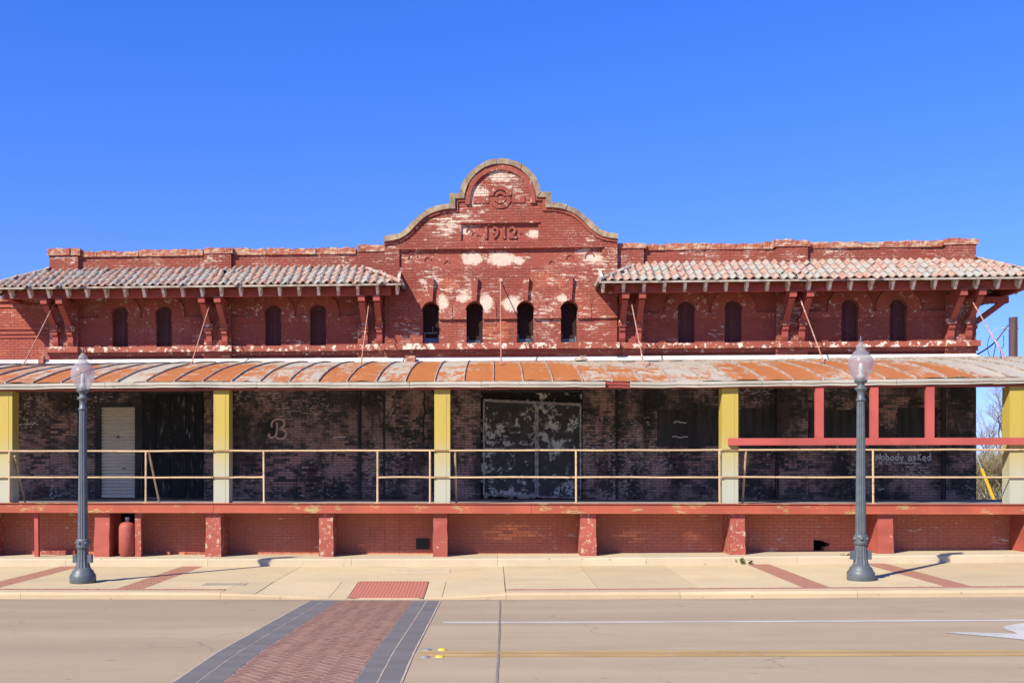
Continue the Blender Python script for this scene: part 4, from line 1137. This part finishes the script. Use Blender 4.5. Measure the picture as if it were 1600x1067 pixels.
# ---- doors and boards of the lower wall
dz0 = W(180, 775, 0)[1]
x0, x1 = WX(158), WX(211); zt = W(180, 635, 0)[1]
rb = MB(); ns = 27; vs = []; fs = []
for i in range(ns * 3 + 1):
    z = ZP + .03 + (zt - ZP - .03) * i / (ns * 3); y = (0.075, 0.02, 0.026)[i % 3]; vs += [(x0, y, z), (x1, y, z)]
    if i: fs.append((2 * i - 2, 2 * i - 1, 2 * i + 1, 2 * i))
rb.add(vs, fs); rd = rb.build('roller_door', M['roller'], depot); rd['label'] = 'cream ribbed roller door'
box('bottom_bar', x0 + .01, x1 - .01, .0, .0195, ZP + .03, ZP + .09, M['roller'], rd); box('handle', x0 + .58, x0 + .66, .0, .0195, ZP + .80, ZP + .83, M['grille'], rd)
mk = MB(); mk.box(x0 + .43, x0 + .50, .012, .0195, ZP + 1.63, ZP + 1.70); mk.build('sticker', M['frame'], rd)
fm = MB(); fm.box(doorX[0] - .02, x0 - .002, -.02, .12, ZP, doorZ); fm.box(x1 + .002, doorX[1] + .02, -.02, .12, ZP, doorZ); fm.box(doorX[0] - .02, doorX[1] + .02, -.021, .119, zt + .002, doorZ + .05); fm.build('door_frame', M['black'], rd)
box('back_board', doorX[0] - .1, doorX[1] + .1, .43, .47, ZP, doorZ + .2, M['black'], rd)
xs = [WX(p) for p in (222, 244, 267, 291, 306, 318)]
sd = MB(); sd.box(xs[0] - .01, xs[-1] + .01, -.035, -.02, 3.93, 4.05); sdo = sd.build('sliding_door', M['black'], depot); sdo['label'] = 'tall black plank sliding door'
for a, b in zip(xs[:-1], xs[1:]): box('plank', a + .006, b - .006, -.06 + rng.uniform(-.008, .008), -.019, ZP + .05, 3.93, M['blackplank'], sdo)
for (a, b, c, d) in ((1027, 640, 1128, 697), (1158, 638, 1212, 690), (1264, 640, 1362, 692), (1403, 637, 1464, 690)):
    xa, z1_ = W(a, b, -.03); xb, z0_ = W(c, d, -.03); box('window_board', xa, xb, -.03, -.007 + .001, z0_, z1_, M['black'], depot)
# dark upright tubes at the pilaster edges of the lower wall
for px, w_ in ((562, .05), (601, .04), (963, .04), (1473, .06), (1215, .03)):
    x = WX(px, -.15); pp = MB(); pp.tube([(x, -.17, ZP), (x, -.17, 4.3)], w_, 8); pp.build('edge_tube', M['black'], depot)
xa = WX(662, -.28); pp = MB(); pp.tube([(xa + .03, -.28, 3.9), (xa, -.28, 3.6), (xa + .05, -.28, 3.4), (xa - .02, -.28, 3.2), (xa - .01, -.28, 2.2)], [.03, .04, .05, .03, .015], 6); pp.build('tar_streak', M['black'], depot)
# writing on the wall
def ribbon(mb, pts, wd, Y):
    pts = [Vector((p[0], 0, p[1])) for p in pts]; vs = []; fs = []
    for i, p in enumerate(pts):
        d = (pts[min(i + 1, len(pts) - 1)] - pts[max(i - 1, 0)]).normalized(); nrm = Vector((-d.z, 0, d.x))
        for s_ in (-1, 1): q = p + nrm * wd / 2 * s_; vs.append((q.x, Y, q.z))
    fs = [(2 * i, 2 * i + 2, 2 * i + 3, 2 * i + 1) for i in range(len(pts) - 1)]
    mb.add(vs, fs)
def smooth(pts, n=6):
    o = []
    for i in range(len(pts) - 1):
        p0, p1, p2, p3 = (Vector(pts[max(0, min(len(pts) - 1, i + k))]) for k in (-1, 0, 1, 2))
        for k in range(n):
            t = k / n; q = 0.5 * ((2 * p1) + (p2 - p0) * t + (2 * p0 - 5 * p1 + 4 * p2 - p3) * t * t + (3 * p1 - p0 - 3 * p2 + p3) * t ** 3); o.append((q.x, q.y))
    return o + [tuple(pts[-1])]
gr = MB(); YG = -.0125
for st in ([(410, 280), (412, 320), (402, 360), (380, 375), (358, 362), (368, 350)], [(380, 310), (378, 285), (400, 262), (435, 260), (458, 278), (450, 305), (425, 320)], [(425, 320), (455, 328), (468, 352), (455, 376), (425, 382), (402, 366)]):
    ribbon(gr, [W(330 + u / 4, 590 + v / 4, YG) for u, v in smooth(st)], .055, YG)
g_ = gr.build('graffiti', M['pink'], depot); g_['label'] = 'pink sprayed letter B'
GL = {'N': [[(0, 0), (.05, 1)], [(.05, 1), (.5, 0)], [(.5, 0), (.6, 1.05)]], 'o': [[(.25, .6), (.02, .35), (.2, 0), (.45, .2), (.4, .55), (.25, .6)]], 'b': [[(.05, 1), (.05, 0)], [(.05, .1), (.35, 0), (.45, .3), (.3, .55), (.05, .4)]],
      'd': [[(.42, 1.1), (.45, 0)], [(.42, .5), (.15, .55), (.02, .25), (.2, 0), (.44, .15)]], 'y': [[(0, .6), (.22, .15)], [(.45, .65), (.1, -.3)]], 'a': [[(.4, .55), (.1, .5), (.05, .1), (.3, .05), (.42, .5), (.46, 0)]],
      's': [[(.4, .6), (.1, .55), (.15, .35), (.38, .25), (.3, .02), (.02, .05)]], 'K': [[(.05, 1.05), (.05, 0)], [(.45, .95), (.06, .45)], [(.06, .45), (.5, 0)]], 'e': [[(.05, .3), (.42, .35), (.3, .6), (.08, .5), (.05, .15), (.3, 0), (.45, .1)]],
      'M': [[(0, 0), (.08, 1), (.3, .4), (.5, 1), (.56, 0)]], 'E': [[(.4, 1), (.05, 1), (.05, 0), (.42, 0)], [(.05, .5), (.35, .5)]], 'I': [[(.2, 1), (.2, 0)]], 'F': [[(.4, 1), (.05, 1), (.05, 0)], [(.05, .5), (.3, .5)]]}
def hand(mb, txt, px, py, h, adv, wd, Y):
    x, z = W(px, py, Y); h = h / 59.5
    for ch in txt:
        if ch != ' ':
            dy = rng.uniform(-.04, .04) * h
            for st in GL[ch]: ribbon(mb, [(x + u * h, z + v * h + dy) for u, v in (smooth(st, 4) if len(st) > 2 else st)], wd, Y)
        x += adv * h * (.75 if ch != ' ' else .5)
gr = MB(); hand(gr, 'Nobody asKed', 1369, 719, 10.5, .92, .035, YG)
hand(gr, 'ME IF I', 1374, 725, 4.0, .95, .016, YG)
xw, zw = W(1397, 724, YG); ribbon(gr, [(xw + .035 * k, zw + .018 * (k % 2)) for k in range(20)], .02, YG)
g_ = gr.build('graffiti', M['chalk'], depot); g_['label'] = 'white handwriting reading Nobody asKed'
gr = MB()
for px, py, ln in ((86, 666, 30), (86, 684, 28), (40, 662, 18), (96, 690, 8), (1490, 709, 14), (1373, 765, 8), (520, 683, 20), (470, 774, 6), (622, 720, 14), (612, 676, 10), (1050, 683, 24), (1052, 660, 20), (1010, 722, 4)):
    xw, zw = W(px, py, YG - .14 if 600 < px < 1010 else YG); Yg = YG
    if 1027 < px < 1128: Yg = -.034
    n = max(3, ln // 2); ribbon(gr, [(xw + k * ln / 59.5 / n, zw + rng.uniform(-.02, .03)) for k in range(n + 1)], .022, Yg)
tag(gr.build('graffiti', M['chalk'], depot), kind='stuff')

# ------------------------------------------------------------------ chain link gate in the centre opening
gx0, gz1 = W(756, 626, -.30); gx1, gz2 = W(907, 633, -.30); gxm = WX(838.5, -.30); gb0 = W(756, 773, -.30)[1]; gb1 = W(907, 778, -.30)[1]
gate = thing('chain_link_gate', 'sagging double chain link gate with pipe frame before the mottled dark doorway', 'gate', (gxm, -.30, ZP))
def gl(z0, z1, x): t = (x - gx0) / (gx1 - gx0); return z0 + (z1 - z0) * t
for (a, b) in ((gx0, gxm - .025), (gxm + .025, gx1)):
    mb = MB(); c = [(a, gl(gb0, gb1, a)), (b, gl(gb0, gb1, b)), (b, gl(gz1, gz2, b)), (a, gl(gz1, gz2, a))]
    for i in range(4): p, q = c[i], c[(i + 1) % 4]; mb.tube([(p[0], -.30, p[1]), (q[0], -.30, q[1])], .024, 7)
    mb.build('leaf_frame', M['pipe'], gate)
    ch = MB(); zlo, zhi = min(c[0][1], c[1][1]), max(c[2][1], c[3][1]); hgt = zhi - zlo; s_ = -hgt
    while s_ < b - a:
        for d in (1, -1):
            u0, u1 = max(0, s_), min(b - a, s_ + hgt)
            if u1 - u0 < .03: continue
            z0_, z1_ = zlo + (u0 - s_), zlo + (u1 - s_)
            xa, xb = (a + u0, a + u1) if d > 0 else (b - u0, b - u1)
            lim = lambda xx, zz: min(max(zz, gl(gb0, gb1, xx)), gl(gz1, gz2, xx))
            ch.tube([(xa, -.30 + .004 * d, lim(xa, z0_)), (xb, -.30 + .004 * d, lim(xb, z1_))], .0028, 3, False)
        s_ += .075
    tag(ch.build('wire_mesh', M['pipe'], gate), kind='stuff')
tr_ = MB(); tr_.tube([(gx0 - .02, -.33, gl(gz1, gz2, gx0) + .03), (gx1 + .02, -.33, gz2 + .03)], .02, 6); tr_.build('track_pipe', M['pipe'], gate)
box('bottom_rail', gx0 + .04, gx0 + .55, -.345, -.325, W(800, 701, -.3)[1] - .02, W(800, 701, -.3)[1] + .02, M['pipe'], gate)
gbk = box('back_door', gateX[0] + .003, gateX[1] - .003, .02, .06, ZP + .012, gateZ - .003, M['gateback'], depot)
for i in range(6):
    xa = gateX[0] + (gateX[1] - gateX[0]) * i / 6
    box('plank', xa + .004, xa + (gateX[1] - gateX[0]) / 6 - .004, -.06 + rng.uniform(-.01, .01), .019, ZP + .015, gateZ - .006, M['gateback'], gbk)

# ------------------------------------------------------------------ annex at the left
XA = -24.0; ZA = W(40, 471, .05)[1]
annex = thing('brick_annex', 'low plain red brick annex wall adjoining the depot under its tiled eave', 'building', (XA / 2 + XL / 2, .05, 0))
mb = MB(); mb.box(XA, XL - .002, .05, 8, .3, ZA); aw = mb.build('wall', M['mortar'], annex)
mb = MB(); bricks(mb, ZLOW, ZA, .05, lambda a, b: [(XA, XL - .003)]); tag(mb.build('brick', M['annex'], aw), kind='stuff')
mb = MB(); bricks(mb, ZP - .02, ZLOW, .05, lambda a, b: [(XA, XL - .003)]); tag(mb.build('brick', M['dark'], aw), kind='stuff')
x = XA
while x < XL - .3:
    e = min(x + rng.uniform(.45, .7), XL - .005); box('coping_piece', x + .003, e - .003, -.02 + rng.uniform(-.01, .01), .4, ZA + .001, ZA + .10 + rng.uniform(-.015, .015), M['coping'], annex); x = e
for py in (479, 514, 521, 527):
    z = W(40, py, .0)[1]; box('belt_course', XA, XL - .004, .008, .051, z - .012, z + .05, M['annex'], annex)
box('flashing', XA, XL - .004, -.22, .051, 4.66, 4.85, M['flash'], annex)
tag(box('loose_block', WX(61, -.35), WX(69, -.35), -.42, -.25, 4.70, 4.92, M['coping'], None, .01), 'small worn masonry block lying on the canopy below the annex wall', 'block')
tag(box('loose_block', WX(634, -.55), WX(649, -.55), -.66, -.44, 4.68, 4.83, M['coping'], None, .02), 'broken masonry block lying on the canopy under a dark gable window', 'block')
rg = MB(); xx, zz = W(908, 573, -1.6); rg.box(xx - .15, xx + .17, -1.7, -1.5, cz_(-1.6), cz_(-1.6) + .06, .5, .03); rg.box(xx - .02, xx + .1, -1.66, -1.55, cz_(-1.6) + .03, cz_(-1.6) + .11, .5, .02)
tag(rg.build('debris', M['seam'], None), 'small crumpled metal scrap lying on the rusty canopy', 'debris')

# ------------------------------------------------------------------ loading platform
XPR = 19.0
plat = thing('loading_platform', 'raised loading platform with red edge beam on peeling brick buttresses', 'platform', (0, -3, 0))
box('floor_slab', -24, XPR, -6.12, -.001, .93, ZP, M['floor'], plat)
x = -24.0
for e in [WX(p, -6.15) for p in (333, 830, 1330)] + [XPR]:
    mb = MB(); vs = []
    for xx in (x + .004, e - .004): vs += [(xx, -6.19, .905), (xx, -6.19, .945), (xx, -6.135, .955), (xx, -6.135, 1.09), (xx, -6.165, 1.10), (xx, -6.165, 1.116), (xx, -6.05, 1.116), (xx, -6.05, .905)]
    mb.add(vs, [tuple(range(8))[::-1], tuple(range(8, 16))] + [(q, (q + 1) % 8, 8 + (q + 1) % 8, 8 + q) for q in range(8)]); mb.build('edge_beam', M['edge'], plat); x = e
YFN = -5.35
hx0, hz1 = W(1271, 844, YFN); hx1, hz0 = W(1296, 860, YFN)
vx0, vx1 = WX(176, YFN), WX(214, YFN)
hole = [(hx0, hz0), (hx1 - .12, hz0 - .01), (hx1 - .10, hz0 + .08), (hx1, hz0 + .10), (hx1 + .02, hz0 + .15), (hx1 - .1, hz1 - .03), (hx1 - .13, hz1), (hx0, hz1 + .01)]
mb = MB(); mb.prism(rect(-24, XPR - .6, -.4, .93), [hole[::-1], rect(vx0, vx1, .03, .88)[::-1]], YFN, YFN + .25); fw = mb.build('foundation_wall', M['foundback'], plat)
def fiv(a, b):
    iv = [(-24, XPR - .6)]
    if b > hz0 and a < hz1: iv = cut_iv(iv, hx0, hx1)
    if b > .03 and a < .88: iv = cut_iv(iv, vx0, vx1)
    return iv
mb = MB(); bricks(mb, -.1, .90, YFN, fiv); tag(mb.build('brick', M['found'], fw), kind='stuff')
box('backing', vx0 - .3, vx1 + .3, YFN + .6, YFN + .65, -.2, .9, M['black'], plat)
for i, (a, b) in enumerate(((148, 171), (322, 345), (499, 520.5), (677, 698.5), (907, 931), (1141, 1163.5), (1371, 1395), (1604, 1628), (-200, -177), (-40, -18))):
    xa, xb = WX(a, -6.08), WX(b, -6.08); mb = MB(); g = gz((xa + xb) / 2)
    n = 6; vs = []; fs = []
    for k in range(n + 1):
        z = g - .06 + (.903 - g + .06) * k / n; j = lambda s_=.008: rng.uniform(-s_, s_)
        fl = .03 * (1 - k / n)
        vs += [(xa + j() - fl * .3, -6.09 - fl + j(), z), (xb + j() + fl * .3, -6.09 - fl + j(), z), (xb + j(), YFN + .01, z), (xa + j(), YFN + .01, z)]
    for k in range(n):
        for q in range(4): fs.append((k * 4 + q, k * 4 + (q + 1) % 4, (k + 1) * 4 + (q + 1) % 4, (k + 1) * 4 + q))
    fs += [(3, 2, 1, 0), tuple(n * 4 + q for q in range(4))]
    mb.add(vs, fs); mb.build('buttress', M['buttress_red' if i in (0, 3, 6, 7) else 'buttress'], plat)
xa, za = W(650, 841, YFN - .03); xb, zb = W(671, 858, YFN - .03)
vg = MB(); vg.box(xa, xb, YFN - .03, YFN + .001, zb, zb + .03); vg.box(xa, xb, YFN - .03, YFN + .001, za - .03, za); vg.box(xa, xa + .03, YFN - .03, YFN + .001, zb + .03, za - .03); vg.box(xb - .03, xb, YFN - .03, YFN + .001, zb + .03, za - .03)
for k in range(7):
    u = xa + .03 + (xb - xa - .06) * (k + .5) / 7; vg.box(u - .008, u + .008, YFN - .025, YFN - .012, zb + .03, za - .03)
    v_ = zb + .03 + (za - zb - .06) * (k + .5) / 7; vg.box(xa + .03, xb - .03, YFN - .022, YFN - .015, v_ - .006, v_ + .006)
vo = vg.build('vent_grille', M['grille'], plat)
box('vent_back', xa + .01, xb - .01, YFN - .011, YFN - .008, zb + .01, za - .01, M['black'], vo)

# things under the platform edge
tx = wcx(185, 213, -5.95); g = gz(tx)
tank = thing('gas_cylinder', 'rounded red painted steel cylinder standing in the dark opening under the platform', 'cylinder', (tx, -5.95, g))
def lathe(mb, cx, cy, prof, n=24, flute=None):
    vs = []; fs = []
    for (r, z) in prof:
        for k in range(n):
            rr = r
            if flute and flute[0] <= z <= flute[1]: rr = r * (1 - .11 * (k % 2))
            vs.append((cx + rr * math.cos(2 * math.pi * k / n), cy + rr * math.sin(2 * math.pi * k / n), z))
    for i in range(len(prof) - 1):
        for k in range(n): fs.append((i * n + k, i * n + (k + 1) % n, (i + 1) * n + (k + 1) % n, (i + 1) * n + k))
    fs.append(tuple(range(n))[::-1]); fs.append(tuple((len(prof) - 1) * n + k for k in range(n)))
    mb.add(vs, fs)
mb = MB(); lathe(mb, tx, -5.95, [(.15, g - .01), (.15, g + .05), (.178, g + .07), (.178, g + .60), (.17, g + .66), (.14, g + .71), (.08, g + .74), (.05, g + .745)]); mb.build('body', M['tank'], tank, True)
mb = MB(); lathe(mb, tx, -5.95, [(.035, g + .74), (.035, g + .80), (.05, g + .80), (.05, g + .84), (.02, g + .85)], 12); mb.build('valve', M['pipe'], tank)
for (a, b, lb) in ((56, 62, 'narrow upright timber prop under the platform edge beside the yellow end column'), (213, 222, 'orange red upright timber prop beside the gas cylinder under the platform')):
    xa, xb = WX(a, -6.0), WX(b, -6.0); mb = MB(); g = gz(xa); mb.bar(((xa + xb) / 2, -6.02, g - .01), ((xa + xb) / 2 - .01, -6.02, .906), xb - xa, .10)
    tag(mb.build('timber_prop', M['buttress'] if a > 100 else M['frame'], None), lb, 'prop')
for (a, b, h, lb) in ((65, 117, .10, 'low brick sill course lying at the foot of the wall beside the narrow timber prop'), (288, 322, .05, 'thin brick course at the wall foot beside the peeling buttress')):
    xa, xb = WX(a, -5.45), WX(b, -5.45); bx_ = MB(); q = xa
    while q < xb: bx_.box(q, min(q + .2, xb), -5.46, YFN - .01, gz(q) - .02, gz(q) + h, rng.random(), .004); q += .21
    tag(bx_.build('brick_course', M['annex'], None), lb, 'bricks')

# ------------------------------------------------------------------ railing along the platform edge
YR = -6.13
def rz(py): return W(770, py, YR)[1]
ZT_, ZM_ = W(770, 703.5, YR)[1], W(770, 745.5, YR)[1]
def railing(name, label, spansx, posts, braces, parent_x, straps=()):
    t = thing(name, label, 'railing', (parent_x, YR, ZP))
    for (a, b, z) in spansx:
        xa, xb = WX(a, YR), WX(b, YR); mb = MB(); n = max(3, int((xb - xa) / .6))
        mb.tube([(xa + (xb - xa) * k / n, YR, z + rng.uniform(-.006, .006)) for k in range(n + 1)], .020, 7); mb.build('rail', M['rail'], t)
    for px in posts:
        x = WX(px, YR); mb = MB(); mb.tube([(x + rng.uniform(-.01, .01), YR, 1.09), (x, YR, ZT_ + .01)], .022, 7); mb.box(x - .06, x + .06, YR - .03, YR + .05, ZP - .0, ZP + .018); mb.build('post', M['rail'], t)
    for (a, pa, b, pb, yb) in braces:
        x0, z0 = W(a, pa, YR); x1 = WX(b, yb); mb = MB(); mb.tube([(x0, YR + .02, z0), (x1, yb, ZP + .005)], .022, 6); mb.build('brace', M['rail'], t)
    for px in straps:
        x = WX(px, -6.08)
        for z in (ZT_, ZM_):
            mb = MB(); mb.box(x - .19, x + .19, -6.125, -6.104, z - .02, z + .012); mb.build('strap', M['strap'], t)
    return t
M['strap'] = simple('rusty_strap', (0.30, 0.17, 0.07), 0.8, 0.4, 9)
railing('railing', 'cream pipe railing with two rails before the roller door', [(-460, 333, ZT_), (-460, 333, ZM_)], (15, 228, -200), ((22, 712, 39, 0, -5.4), (232, 706, 249, 0, -5.3)), WX(160, YR), (8, 346))
railing('railing', 'cream pipe railing with a lower rail missing before the sprayed letter B', [(359, 680, ZT_), (359, 412, ZM_), (590, 680, ZM_)], (412, 590, 672), (), WX(500, YR), (691,))
railing('railing', 'long cream pipe railing before the chain link gate', [(702, 1129, ZT_), (702, 1129, ZM_)], (900, 1124), ((711, 704, 713, 0, -5.6),), WX(900, YR), (1140.5,))
railing('railing', 'rusty pipe railing below the red timber frame', [(1154, 1780, ZT_), (1154, 1780, ZM_)], (1364, 1690), ((1166, 705, 1160, 0, -5.5), (1612, 706, 1583, 0, -5.5)), WX(1400, YR))
# red timber frame
tf = thing('red_timberwork', 'red timber frame of one long beam and three uprights hung under the canopy', 'frame', (WX(1364, -6.2), -6.2, ZP))
xa, zt = W(1139, 684.5, -6.2); zb = W(1139, 695.5, -6.2)[1]
box('beam', xa, XPR - .5, -6.20, -6.115, zb, zt, M['frame'], tf)
for a, b in ((1274, 1287), (1360, 1372.5), (1447, 1460)):
    box('upright', WX(a, -6.18), WX(b, -6.18), -6.185, -6.105, zt + .001, 3.51, M['frame'], tf)

# ------------------------------------------------------------------ street lamps
def lamp(px, label):
    x, y = G(px, 906, side_z) if px > 700 else G(px, 910, side_z)
    z0 = side_z(x, y); H = 4.2
    t = thing('street_lamp', label, 'street lamp', (x, y, z0), 'street lamps on the sidewalk')
    def pr(l): return [(r / 93.4, z0 + (905 - yy) / 93.4) for yy, r in l]
    mb = MB(); lathe(mb, x, y, pr([(906, 20.5), (904, 21.5), (893, 21.5), (890, 20), (888, 18), (885, 17.5), (882, 14), (879, 12.5)]), 32); mb.build('base', M['lamp'], t, True)
    lo = pr([(879, 12.3), (870, 10.4), (858, 9.4), (848, 9.0)]); mb = MB(); lathe(mb, x, y, lo, 28, (0, 99)); mb.build('lower_shaft', M['lamp'], t)
    mb = MB(); lathe(mb, x, y, pr([(848, 9.2), (847, 10.4), (844, 10.8), (841, 10.2), (838, 10.6), (834, 10.8), (832, 10.0), (831, 8.6)]), 28); cl = mb.build('collar', M['lamp'], t, True)
    for k in range(6):
        rs = MB(); a = k * math.pi / 3 + .3; lathe(rs, x + .112 * math.cos(a), y + .112 * math.sin(a), [(.024, z0 + .70), (.030, z0 + .72), (.024, z0 + .74)], 8); rs.build('rosette', M['lamp'], cl)
    mb = MB(); lathe(mb, x, y, pr([(831, 8.4), (760, 7.6), (690, 6.9), (616, 6.2)]), 28, (0, 99)); mb.build('shaft', M['lamp'], t)
    mb = MB(); lathe(mb, x, y, pr([(616, 6.4), (615, 7.6), (612.5, 7.4), (611, 5.8), (602, 5.4), (599, 7), (596.5, 9.6), (594.5, 9.2), (593, 6.2), (588.5, 5.6), (586, 8.5), (583.5, 10.2), (581.5, 10.2)]), 28); mb.build('capital', M['lamp'], t, True)
    mb = MB(); lathe(mb, x, y, pr([(581.5, 9.4), (576, 12.5), (569, 16.5), (562, 19.0), (555, 19.9), (549, 19.0), (544, 16.5), (541.5, 14.5)]), 32); gl_ = mb.build('globe', M['globe'], t, True)
    mb = MB(); lathe(mb, x, y, pr([(541.5, 14.4), (540, 13.6), (538.5, 12.6), (536.5, 11.5), (535, 8.5), (533, 6.8), (530, 7.8), (526.5, 7.4), (523, 4.6), (520, 2.4)]), 28); mb.build('globe_cap', M['globe'], t, True)
    mb = MB(); lathe(mb, x, y, pr([(520.2, 1.6), (517, 1.9), (514, 1.2), (510, .5)]), 10); mb.build('finial', M['lamp'], t, True)
    mb = MB(); lathe(mb, x, y, pr([(581, 6), (574, 6), (572, 3.4), (568, 3.4), (566, 4.2), (556, 3.0), (554, 1.2)]), 16); mb.build('bulb', M['socket'], t, True)
    for sg in (-1, 1): box('access_box', x + sg * .135 - .035, x + sg * .135 + .035, y - .05, y + .05, z0 + .36, z0 + .51, M['lamp'], t)
lamp(129.5, 'fluted grey lamp post with frosted globe standing before the cream roller door')
lamp(1345, 'fluted grey lamp post with frosted globe standing before the red timber frame')

# ------------------------------------------------------------------ weeds
def weed(px, py, h, n, lab):
    x, y = G(px, py, side_z); z = side_z(x, y); mb = MB()
    for k in range(n):
        a = rng.uniform(0, 6.28); l = h * rng.uniform(.5, 1.1); o = Vector((x + rng.gauss(0, h * .35), y + rng.gauss(0, .03), z)); d = Vector((math.cos(a) * .6, math.sin(a) * .4, rng.uniform(.3, 1))).normalized()
        s_ = d.cross(Vector((0, 0, 1))).normalized() * l * .16; m_ = o + d * l * .55; tip = o + d * l + Vector((0, 0, -.1 * l))
        mb.add([o, m_ + s_, tip, m_ - s_], [(0, 1, 2, 3)])
    tag(mb.build('weed_plant', M['leaf'], None), lab, 'weed', 'weeds along the back kerb')
weed(143, 883, .10, 40, 'small weed at the back kerb right behind a lamp base by the brick band')
weed(164, 883.5, .10, 40, 'low flat weed at the back kerb before the wide red buttress')
weed(1161, 881, .17, 90, 'leafy green weed growing at the back kerb before a peeling buttress')
weed(1329, 879, .24, 80, 'tall green weed growing behind the lamp post before the wall hole')

# ------------------------------------------------------------------ background at the right
def tree(name, x, y, h, lab, mt, spread=.55, depth=5, r0=.12, seed=1, group=None, cat='tree', stems=1):
    rr = random.Random(seed); z0 = gz(x) - .14
    t = thing(name, lab, cat, (x, y, z0), group); tk, cr = MB(), MB()
    def br(p, d, l, r, dep):
        n = 3; pts = [p]; q = p; dd = d
        for _ in range(n):
            dd = (dd + Vector((rr.gauss(0, .13), rr.gauss(0, .13), rr.gauss(.05, .08)))).normalized(); q = q + dd * l / n; pts.append(q)
        r = max(r, .006)
        (tk if dep >= depth - 1 else cr).tube(pts, [r, r * .88, r * .76, r * .62], 5 if dep >= depth - 1 else 3, False)
        if dep == 0: return
        for k in range(rr.choice((3, 4))):
            i = rr.choice((1, 2, 3, 3)); a = rr.uniform(0, 6.28); side = Vector((math.cos(a), math.sin(a), rr.uniform(-.1, .5)))
            br(pts[i], (dd * (1 - spread * .5) + side * spread).normalized(), l * rr.uniform(.58, .8), r * .58, dep - 1)
    for k in range(stems):
        d0 = Vector((rr.gauss(0, .25) * (stems > 1), rr.gauss(0, .2) * (stems > 1), 1)).normalized()
        br(Vector((x + rr.gauss(0, .3) * (stems > 1), y, z0 - .05)), d0, h * .36, r0, depth)
    tk.build('trunk', mt, t); cr.build('crown', mt, t)
def XY(px, Y): return W(px, 700, Y)[0]
tree('bare_tree', XY(1538, 42), 42, 7.6, 'leafless grey tree standing beyond the far end of the depot', M['twig'], .5, 6, .14, 3)
for k, (px, Y, h, sd_, lb) in enumerate(((1532, 28, 3.6, 11, 'dry leafless shrub tangle nearest the depot corner'), (1553, 32, 4.0, 12, 'dry leafless shrub tangle below the grey bare tree'), (1574, 29, 3.4, 13, 'dry leafless shrub tangle behind the yellow guy guard'), (1596, 34, 4.2, 14, 'dry leafless shrub tangle behind the yellow end column'))):
    tree('bare_shrub', XY(px, Y), Y, h, lb, M['shrub'], .7, 5, .035, sd_, 'shrubs beyond the depot', 'shrub', 7)
xp, zp = W(1583, 496, 5.0); 
pole = thing('utility_pole', 'stubby dark timber pole rising behind the canopy beyond the depot corner', 'pole', (xp, 5, -.1))
mb = MB(); lathe(mb, xp, 5.0, [(.13, -.2), (.12, zp)], 12); mb.build('shaft', M['pole'], pole)
mb = MB(); mb.tube([(xp - .30, 5, zp - .35), (xp + .16, 5, zp - .33)], .018, 6); lathe(mb, xp - .30, 5, [(.03, zp - .36), (.04, zp - .33), (.02, zp - .30)], 8); mb.build('insulator', M['cablegrey'], pole)
mb = MB(); mb.box(xp - .2, xp + .3, 4.8, 5.2, W(1583, 566, 5)[1] - .1, W(1583, 558, 5)[1], .5, .05); mb.build('bracket', M['cable'], pole)
def cable(pts, r, m, lab):
    Y = 3.5; q = [(W(a, b, Y)[0], Y, W(a, b, Y)[1]) for a, b in smooth(pts, 5)]
    mb = MB(); mb.tube(q, r, 5); tag(mb.build('cable', m, None), lab, 'cable')
cable([(1515, 560), (1535, 549), (1553, 536), (1566, 520), (1575, 508)], .022, M['cable'], 'thick dark cable running from the depot corner up to the stub pole')
cable([(1560, 511), (1548, 522), (1543, 540), (1546, 556), (1552, 566)], .010, M['cablegrey'], 'thin pale cable loop hanging beside the stub pole')
cable([(1568, 524), (1568, 540), (1563, 548), (1567, 565)], .010, M['cable'], 'thin dark cable loop hanging close to the stub pole')
cable([(1557, 534), (1554, 548), (1551, 566)], .012, M['cable'], 'short dark cable drop below the thick dark cable')
gy = 24.0
a = W(1523, 705, gy); b = W(1557, 790, gy); guy = thing('guy_wire', 'slanting guy wire with bright yellow plastic guard beyond the platform end', 'guy wire', (b[0], gy, gz(b[0]) - .12))
dx = (b[0] - a[0]); dzz = b[1] - a[1]
def gp(t): return (a[0] + dx * t, gy, a[1] + dzz * t)
tt = (gz(b[0]) - .15 - a[1]) / dzz
mb = MB(); mb.tube([gp(-2.2), gp(tt)], .02, 5); mb.build('wire', M['cablegrey'], guy)
mb = MB(); mb.tube([gp(.32), gp(tt - .01)], .075, 8); mb.build('guard', M['guard'], guy)
